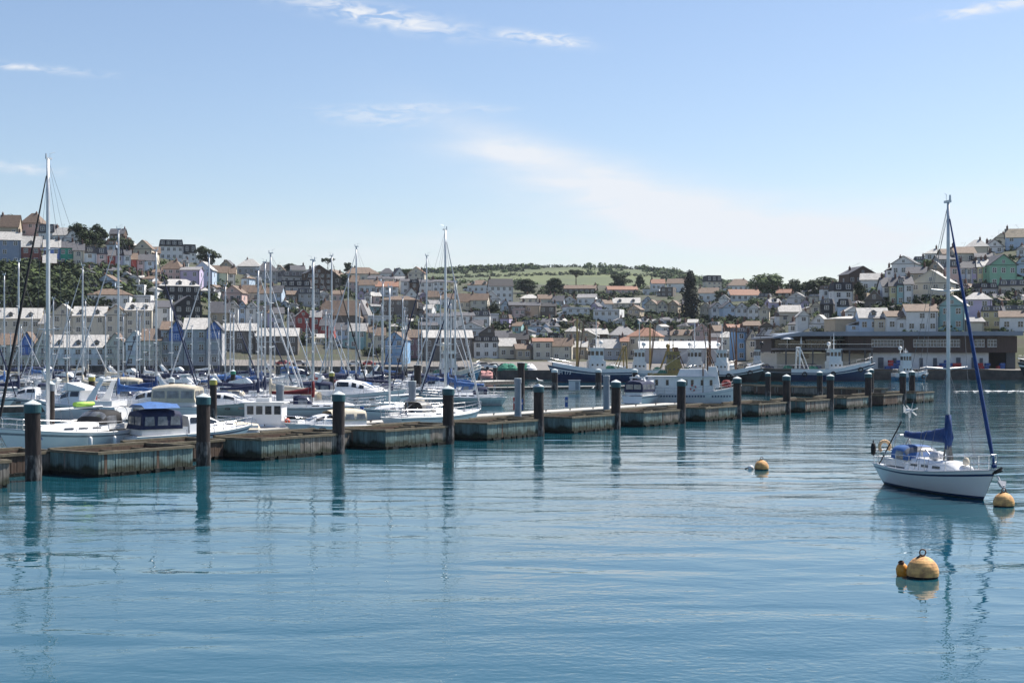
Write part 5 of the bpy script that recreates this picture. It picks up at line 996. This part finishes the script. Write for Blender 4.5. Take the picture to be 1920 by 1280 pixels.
for x in (-4.7, -4.2, -3.0, -.9, -.2, .9, 1.9):
    for sg in (-1, 1): mb = MB(); mb.box((x, sg*1.36, 2.45), (.3, .05, .62)); mb.build('window', GLASS, dh)
for k in range(3): mb = MB(); mb.box((2.74, -.6+k*.6, 3.55), (.12, .42, .5)); mb.build('window', GLASS, wh)
mb = MB()
for k in range(16):
    a, b = 2*math.pi*k/16, 2*math.pi*(k+1)/16; mb.tube((-.1+.3*math.cos(a), -1.45, 1.85+.3*math.sin(a)), (-.1+.3*math.cos(b), -1.45, 1.85+.3*math.sin(b)), .075, n=7, mi=(k//2) % 2)
mb.build('lifebuoy', [REDP, WHITE2], t)
mb = MB(); mb.tube((1.0, -1.3, 1.2), (1.0, -1.3, 4.2), .07); mb.build('stove_pipe', RUST, t); mb = MB(); mb.tube((1.3, 0, 3.9), (1.3, 0, 7.9), .05, .03); mb.tube((1.3, 0, 7.4), (4.9, 0, 2.5), .012, n=4); mb.tube((1.3, 0, 7.4), (-5, 0, 3.2), .012, n=4); mb.build('mast', ALU, t)
mb = MB(); mb.lathe((3.6, 0, 1.9), [(.05, 0), (.5, .1), (.55, .5), (.35, .8), (.02, .85)], 12); mb.build('covered_winch', REDC, t); rails(t, rings, -5.4, 5.2, .7, 11)
mb = MB()
for k in range(26):
    if k in (8, 17, 18): continue
    y, zz = sheer_at(rings, -4+k*.32); mb.box((-4+k*.32, -y*.985-.02, .92), (.16, .04, .2))
mb.build('name_letter_marks', HBLUE, t)
# trawlers at the fishing quay
trawler('dark blue stern trawler with white wheelhouse and yellow derrick mast lying at the quay', W(1108, 716), 186, 17, 5.2, HBLUE, WHITE2, WHITE2, WHITE2, YELP, fs=1.9, fb=3.3, wh_x=-.06, whl=.19, mast=10.5, reg='BM 173')
trawler('white and blue stern trawler with tilted mast berthed at the fish market', W(1560, 714), 2, 17.5, 5.2, HBLUE, WHITE2, WHITE2, WHITE2, WHITE2, fs=1.7, fb=3.6, wh_x=.02, whl=.16, booms=False, mast=6, whale=False)
trawler('small teal fishing boat with white wheelhouse below the fish market quay', W(1708, 713.5), 8, 7.5, 2.8, HTURQ, WHITE2, WHITE2, WHITE2, None, fs=.8, fb=1.5, wh_x=-.15, whl=.28, booms=False, mast=2, whale=False, name='fishing_boat')
trawler('beam trawler with ochre derricks at the far end of the fish market', W(1985, 714.5), 200, 20, 6, HBLACK, WHITE2, WHITE2, WHITE2, YELP, fs=2.2, fb=3.8, wh_x=.1, mast=12)
trawler('turquoise and white angling boat near the marina entrance', W(846, 721), 12, 11, 4, HTURQ, mat('cream_topside', (.62, .60, .52), .4), WHITE2, WHITE2, None, fs=1.4, fb=3.0, wh_x=-.05, whl=.26, booms=False, mast=4, whale=False, name='angling_boat')
trawler('white hulled trawler with yellow derricks behind the cabin cruiser', W(1205, 715.5), 178, 13, 4.4, mat('pale_blue_hull', (.35, .45, .55), .4), WHITE2, WHITE2, WHITE2, YELP, fs=1.6, fb=2.6, wh_x=.05, mast=10)
trawler('ochre housed crabber between the white trawlers', W(1262, 719), 5, 9, 3.4, HBLUE, YELP, YELP, WHITE2, None, fs=1.2, fb=2.0, wh_x=0, whl=.3, booms=False, mast=4, whale=False)
trawler('white trawler with tall radar mast behind the wooden motor vessel', W(1318, 714.5), 3, 14, 4.6, WHITE2, WHITE2, WHITE2, WHITE2, RUST, fs=1.6, fb=2.8, wh_x=-.12, mast=10)
trawler('black and white trawler with rust brown derricks, bow towards the open water', W(1372, 716), -16, 12.5, 4.4, HBLACK, WHITE2, WHITE2, WHITE2, RUST, fs=1.5, fb=2.8, wh_x=-.15, mast=9.5)
trawler('black workboat with pale deck gear tied outside the white and blue trawler', W(1450, 714), 178, 13, 4.5, HBLACK, HBLACK, GREYW, HBLACK, None, fs=1.8, fb=2.4, wh_x=.25, whl=.1, booms=False, mast=2, whale=False, name='workboat')
# net heaps on the jetty
for k, (px, c) in enumerate(((947, GREENP), (958, GREENP), (986, GREENP), (993, WHITE2), (885, REDP), (915, mat('pink_net', (.6, .3, .28), .9, .2, 5)), (905, mat('pink_net', (.6, .3, .28), .9, .2, 5)))):
    d = quay_d(px)+3 if px > 935 else 285; mb = MB(); rr = random.Random(k); n = 10
    prof = [(1.6, 0), (1.5, .5), (1.0, 1.1), (.4, 1.4), (.02, 1.5)]
    mb.v = []; 
    for i in range(4): mb.lathe((0, 0, 0), prof[i:i+2], 12)
    mb.v = [(x*(1+rr.uniform(-.12, .12)), y*(1+rr.uniform(-.12, .12)), z*(1+rr.uniform(-.1, .1))) for x, y, z in mb.v]
    zz = ground_z(px, d)+.1 if px > 935 else .55
    mb.build('net_heap', c, loc=((px-960)/F*d, d, zz), label=['pale green net heap on the dark jetty, the larger of two', 'pale green net heap beside the larger heap on the jetty', 'green net heap near the blue trawler bow', 'white sack heap near the blue trawler bow', 'red net heap on the pontoon by the turquoise boat', 'pink net heap by the white topped pile', 'pink net heap next to the turquoise boat stern'][k], cat='net')
pontoon(W(868, 721, .4), W(948, 718, .4), 5, 'pontoon stacked with pink nets beside the turquoise boat', .5)
# ================================================================ TREES, SHRUBS, WOODS
def leafm(n, a, b): return mat(n, a, .8, .3, .5, col2=b, thresh=(.38, .62), spec=.2)
LEAF = [leafm('leaf_dark', (.046, .066, .023), (.022, .035, .016)), leafm('leaf_mid', (.085, .125, .036), (.042, .068, .024)), leafm('leaf_light', (.12, .16, .05), (.06, .09, .03)), leafm('leaf_cypress', (.018, .028, .018), (.010, .016, .012))]
BARK = mat('bark', (.10, .075, .055), .9, .3, 4)
def leaf_quads(mb, c, rx, ry, rz, n, s, rg, shell=.55):
    for k in range(n):
        v = Vector((rg.gauss(0, 1), rg.gauss(0, 1), rg.gauss(0, 1))).normalized(); q = rg.uniform(shell, 1.0)
        p = Vector((c[0]+v.x*rx*q, c[1]+v.y*ry*q, c[2]+v.z*rz*q)); a = (v+Vector((rg.uniform(-.7, .7), rg.uniform(-.7, .7), rg.uniform(-.2, .9)))).normalized()
        u = a.orthogonal().normalized(); u.rotate(Matrix.Rotation(rg.uniform(0, 6.28), 3, a)); w = a.cross(u); ss = s*rg.uniform(.6, 1.3)
        mb.add([p-u*ss-w*ss*.6, p+u*ss-w*ss*.6, p+u*ss*.8+w*ss*.7, p-u*ss*.7+w*ss*.6], [(0, 1, 2, 3)])
def tree_meshes(seed, kind):
    rg = random.Random(seed); cr = MB(); tk = MB()        # unit tree: about 1 m tall, scaled when placed
    def blobs(lst, n, s):
        for (x, y, z, r, rz) in lst: leaf_quads(cr, (x, y, z), r, r, rz, n, s, rg)
    if kind == 'round':
        ls = [(rg.uniform(-.3, .3), rg.uniform(-.3, .3), rg.uniform(.15, .84), rg.uniform(.16, .24), rg.uniform(.12, .17)) for k in range(22)]; ls = [(x*(1.15-abs(z-.45)*1.1), y*(1.15-abs(z-.45)*1.1), z, r, q) for x, y, z, r, q in ls]; blobs(ls, 130, .032); tk.tube((0, 0, -.1), (.02, 0, .45), .045, .03)
        for x, y, z, r, _ in ls[:7]: tk.tube((.01, 0, .3), (x, y, z), .02, .008, 5)
    elif kind == 'pine':
        ls = [(rg.uniform(-.42, .42), rg.uniform(-.3, .3), rg.uniform(.72, .92), rg.uniform(.12, .2), rg.uniform(.05, .08)) for k in range(13)]; blobs(ls, 110, .026); tk.tube((0, 0, -.1), (.03, 0, .8), .035, .02)
        for x, y, z, r, _ in ls: tk.tube((.02, 0, .55), (x, y, z), .014, .006, 5)
    elif kind == 'cypress':
        ls = [(rg.uniform(-.14, .14)*(1.25-z), rg.uniform(-.14, .14)*(1.25-z), z, .19*(1.2-z*.75), .12) for z in [k/14*.92+.08 for k in range(15)] for _ in range(2)]; blobs(ls, 90, .024); tk.tube((0, 0, -.1), (0, 0, .7), .04, .01)
    else:
        ls = [(rg.uniform(-.4, .4), rg.uniform(-.3, .3), rg.uniform(.15, .5), rg.uniform(.2, .3), rg.uniform(.18, .3)) for k in range(9)]; blobs(ls, 110, .042); tk.tube((0, 0, -.2), (0, 0, .4), .04, .02)
        for x, y, z, r, _ in ls[:5]: tk.tube((0, 0, .05), (x, y, z), .02, .01, 5)
    return cr, tk
TM = {}
for kd, ns in (('round', 3), ('pine', 1), ('cypress', 1), ('bush', 3)):
    for k in range(ns): cr, tk = tree_meshes(11+k*3+len(kd), kd); TM[kd, k] = (cr.mesh('crown', LEAF[0]), tk.mesh('trunk', BARK))
def tree(px, py, h_px, w_px, kind, lm, label, group=None, d=None):
    d = d or solve_d(px, py); g = P(px, py, d); g.z = min(g.z, ground_z(px, d)+.3) if d < 1000 else g.z; hh = (g.z*0+h_px/F*d); ww = w_px/F*d
    k = rnd.randrange(3) if kind in ('round', 'bush') else 0; cr, tk = TM[kind, k]; base = {'round': .95, 'pine': 1.1, 'cypress': .55, 'bush': 1.2}[kind]
    t = thing({'round': 'broadleaf_tree', 'pine': 'pine_tree', 'cypress': 'cypress_tree', 'bush': 'bush'}[kind], label, 'tree' if kind != 'bush' else 'bush', g, rnd.uniform(0, 6), group); t.scale = (ww/base, ww/base, hh)
    key = (kind, k, lm)
    if key not in TM: m2 = cr.copy(); m2.materials[0] = LEAF[lm]; TM[key] = m2
    link('crown', TM[key], t); link('trunk', tk, t)
for a in ((150, 462, 50, 46, 'round', 0, 'broad dark tree on the left hilltop, flat topped'), (186, 464, 48, 34, 'round', 0, 'dark tree with open crown beside the flat topped tree'), (178, 470, 40, 34, 'round', 0, 'lower dark tree beneath the two hilltop trees'), (216, 470, 30, 40, 'round', 0, 'rounded dark shrubby tree below the hilltop cottage'), (240, 474, 30, 30, 'round', 0, 'dark tree beside the gabled cream hilltop house'), (388, 500, 42, 44, 'round', 0, 'solitary round green tree beside black mansard houses'),
          (20, 420, 26, 40, 'bush', 0, 'dark bush on the left hilltop behind chimneys'), (100, 424, 12, 30, 'bush', 0, 'low dark bush behind the mansard house on the hilltop'), (420, 500, 16, 22, 'round', 0, 'small tree beside the tan gabled house'), (545, 508, 20, 36, 'round', 0, 'tree clump on the skyline above the slate terraces'), (615, 505, 28, 24, 'pine', 0, 'small umbrella pine on the skyline by the brown gable'), (652, 512, 22, 16, 'round', 0, 'narrow tree on the skyline beside the tall mast'), (640, 545, 34, 60, 'round', 0, 'dark tree mass below the brown roofed skyline house'), (760, 510, 16, 40, 'round', 1, 'green tree group behind white gables on the skyline'),
          (1080, 540, 36, 36, 'pine', 0, 'umbrella pine standing above the long brown roof'), (1162, 541, 30, 40, 'round', 0, 'dense round dark tree above the pink roofed terrace'), (1200, 540, 26, 20, 'round', 0, 'upright dark tree right of the dense round tree'), (1040, 552, 34, 40, 'round', 0, 'broad tree left of the long brown roof'), (985, 550, 30, 44, 'round', 0, 'broad tree above the cream hipped house'), (1293, 604, 88, 48, 'cypress', 3, 'tall nearly black cypress beside the gabled villas'), (1440, 556, 50, 74, 'round', 1, 'large bright green tree on the skyline behind the villas'), (1490, 556, 38, 30, 'round', 0, 'dark tree between two large skyline trees'), (1535, 562, 48, 84, 'round', 0, 'wide dark wood edge tree on the skyline near the brown gable house'),
          (1352, 568, 26, 30, 'round', 0, 'round tree between the villa row and terracotta roof'), (1415, 580, 30, 50, 'bush', 1, 'scrubby tree below the long terracotta roof'), (925, 590, 36, 36, 'bush', 0, 'dark bushy tree beside the white modern flats'), (1612, 565, 42, 22, 'round', 0, 'slim dark tree between mansard house and stone gable'), (1738, 500, 20, 44, 'bush', 1, 'clipped green hedge bush beside the tall white house'), (1800, 562, 32, 50, 'bush', 0, 'dark garden shrubs above the pink hipped house'), (1845, 560, 26, 44, 'bush', 1, 'garden shrubs below the mint green house'), (1905, 578, 24, 44, 'bush', 2, 'bright green bush beside the cream mansard house'),
          (571, 644, 26, 26, 'bush', 1, 'ivy bush on the wall end beside the red house'), (530, 660, 20, 70, 'bush', 0, 'ivy growth under the dark stone warehouse'), (700, 668, 26, 40, 'bush', 0, 'dark shrub mass behind the flag by the inner quay'), (1535, 626, 20, 40, 'bush', 0, 'garden shrubs left of the round cream building'), (1470, 632, 16, 36, 'bush', 0, 'dark hedge beside the market terrace'), (1658, 620, 30, 16, 'bush', 0, 'reddish shrub between white cottages'), (1870, 470, 22, 16, 'round', 0, 'small dark red leaved tree beside the arched window house')): tree(*a)
# shrubs and undergrowth too many to count
def scrub(name, spots, m, label, cat):
    mb = MB(); rg = random.Random(len(spots))
    for (x, y, z, r) in spots: leaf_quads(mb, (x, y, z+r*.3), r, r, r*.75, 34, r*.26, rg, .5)
    mb.build(name, m, label=label, cat=cat, kind='stuff')
def band(lst, dens, r0, r1, seed):
    rg = random.Random(seed); out = []
    for (x0, x1, y0, y1, k) in lst:
        n = int((x1-x0)*(y1-y0)*dens*k)
        for q in range(n):
            px = rg.uniform(x0, x1); py = rg.uniform(y0, y1); d = solve_d(px, py); out.append(((px-960)/F*d, d, ground_z(px, d), rg.uniform(r0, r1)))
    return out
scrub('undergrowth', band([(0, 250, 497, 575, 1.2), (240, 330, 512, 560, .7), (880, 1270, 588, 618, 1.3), (1200, 1420, 596, 622, 1.2), (1420, 1470, 560, 600, .8), (380, 420, 535, 565, .8), (520, 600, 560, 590, .6), (690, 800, 600, 622, .9), (620, 720, 535, 560, .7), (1000, 1200, 548, 565, 1.0), (1640, 1920, 555, 590, .35), (1560, 1700, 575, 612, .25)], .022, 1.2, 3.0, 1), LEAF[0], 'dark scrub and ivy covering the steep slopes between houses', 'scrub')
scrub('garden_shrubs', band([(0, 300, 405, 520, .35), (300, 640, 490, 650, .5), (640, 900, 500, 650, .5), (900, 1460, 535, 650, .55), (1460, 1920, 440, 640, .3)], .010, .8, 2.2, 2), LEAF[1], 'green garden shrubs scattered between the hillside houses', 'shrubs')
scrub('cliff_brambles', band([(0, 250, 497, 560, 1), (960, 1250, 590, 612, 1), (1780, 1880, 540, 562, 1)], .007, 1.0, 2.4, 3), LEAF[2], 'lighter green brambles on the wooded cliff', 'scrub')
rg = random.Random(9); hed = []; wood = []
for k in range(2600):                      # hedgerows and woods of the far hill
    px = rg.uniform(560, 1420); d = rg.uniform(900, 1650); row = (d-900)/750
    f = math.sin(px*.013+d*.004)+math.sin(d*.018+px*.003)*.8
    z = far_z(px, d)
    openf = (760 < px < 1240 and 1180 < d < 1620 and f > -.5)
    if not openf: (wood if rg.random() < .6 else hed).append(((px-960)/F*d, d, z, rg.uniform(2.8, 5.5)))
for d in (1130, 1290, 1420, 1590):         # hedge lines
    for k in range(110): px = 700+k*6+rg.uniform(-3, 3); dd = d+rg.uniform(-8, 8)+px*.06; hed.append(((px-960)/F*dd, dd, far_z(px, dd), rg.uniform(1.8, 3.4)))
for k in range(60): px = rg.uniform(1090, 1310); d = rg.uniform(1350, 1640); wood.append(((px-960)/F*d, d, far_z(px, d), rg.uniform(4, 6.5)))
scrub('far_woodland', wood, LEAF[1], 'mixed woodland covering the far hill', 'woodland'); scrub('far_hedgerows', hed, LEAF[0], 'hedgerows and darker trees on the far hill', 'woodland')
# broken foam of a passing boat's wake
mb = MB(); rg = random.Random(4)
for k in range(260):
    px = 1770+rg.random()**.6*330; p = W(px, 733.4+rg.gauss(0, .45)+(px-1770)*.002); a, b = rg.uniform(.15, .9), rg.uniform(.15, .7); r_ = rg.uniform(0, 3)
    mb.add([(p.x+a*math.cos(q)*rg.uniform(.6, 1), p.y+b*math.sin(q)*rg.uniform(.6, 1), .03+rg.uniform(0, .05)) for q in [2*math.pi*i/7 for i in range(7)]], [tuple(range(7))])
mb.build('wake_foam', mat('foam', (.8, .82, .84), .8, .05), kind='stuff', label='broken white wake foam on the open water', cat='foam')
# thin summer haze over the bay
mb = MB(); mb.bx(-2000, 2000, -40, 1760, -4, 130)
hz = bpy.data.materials.new('haze'); hz.use_nodes = True; nt = hz.node_tree; nt.nodes.remove(nt.nodes['Principled BSDF'])
pv = nt.nodes.new('ShaderNodeVolumePrincipled'); pv.inputs['Color'].default_value = (.80, .88, 1.0, 1); pv.inputs['Density'].default_value = .00005; pv.inputs['Anisotropy'].default_value = .2
nt.links.new(pv.outputs[0], nt.nodes['Material Output'].inputs['Volume'])
HAZE = mb.build('haze', hz, kind='stuff')
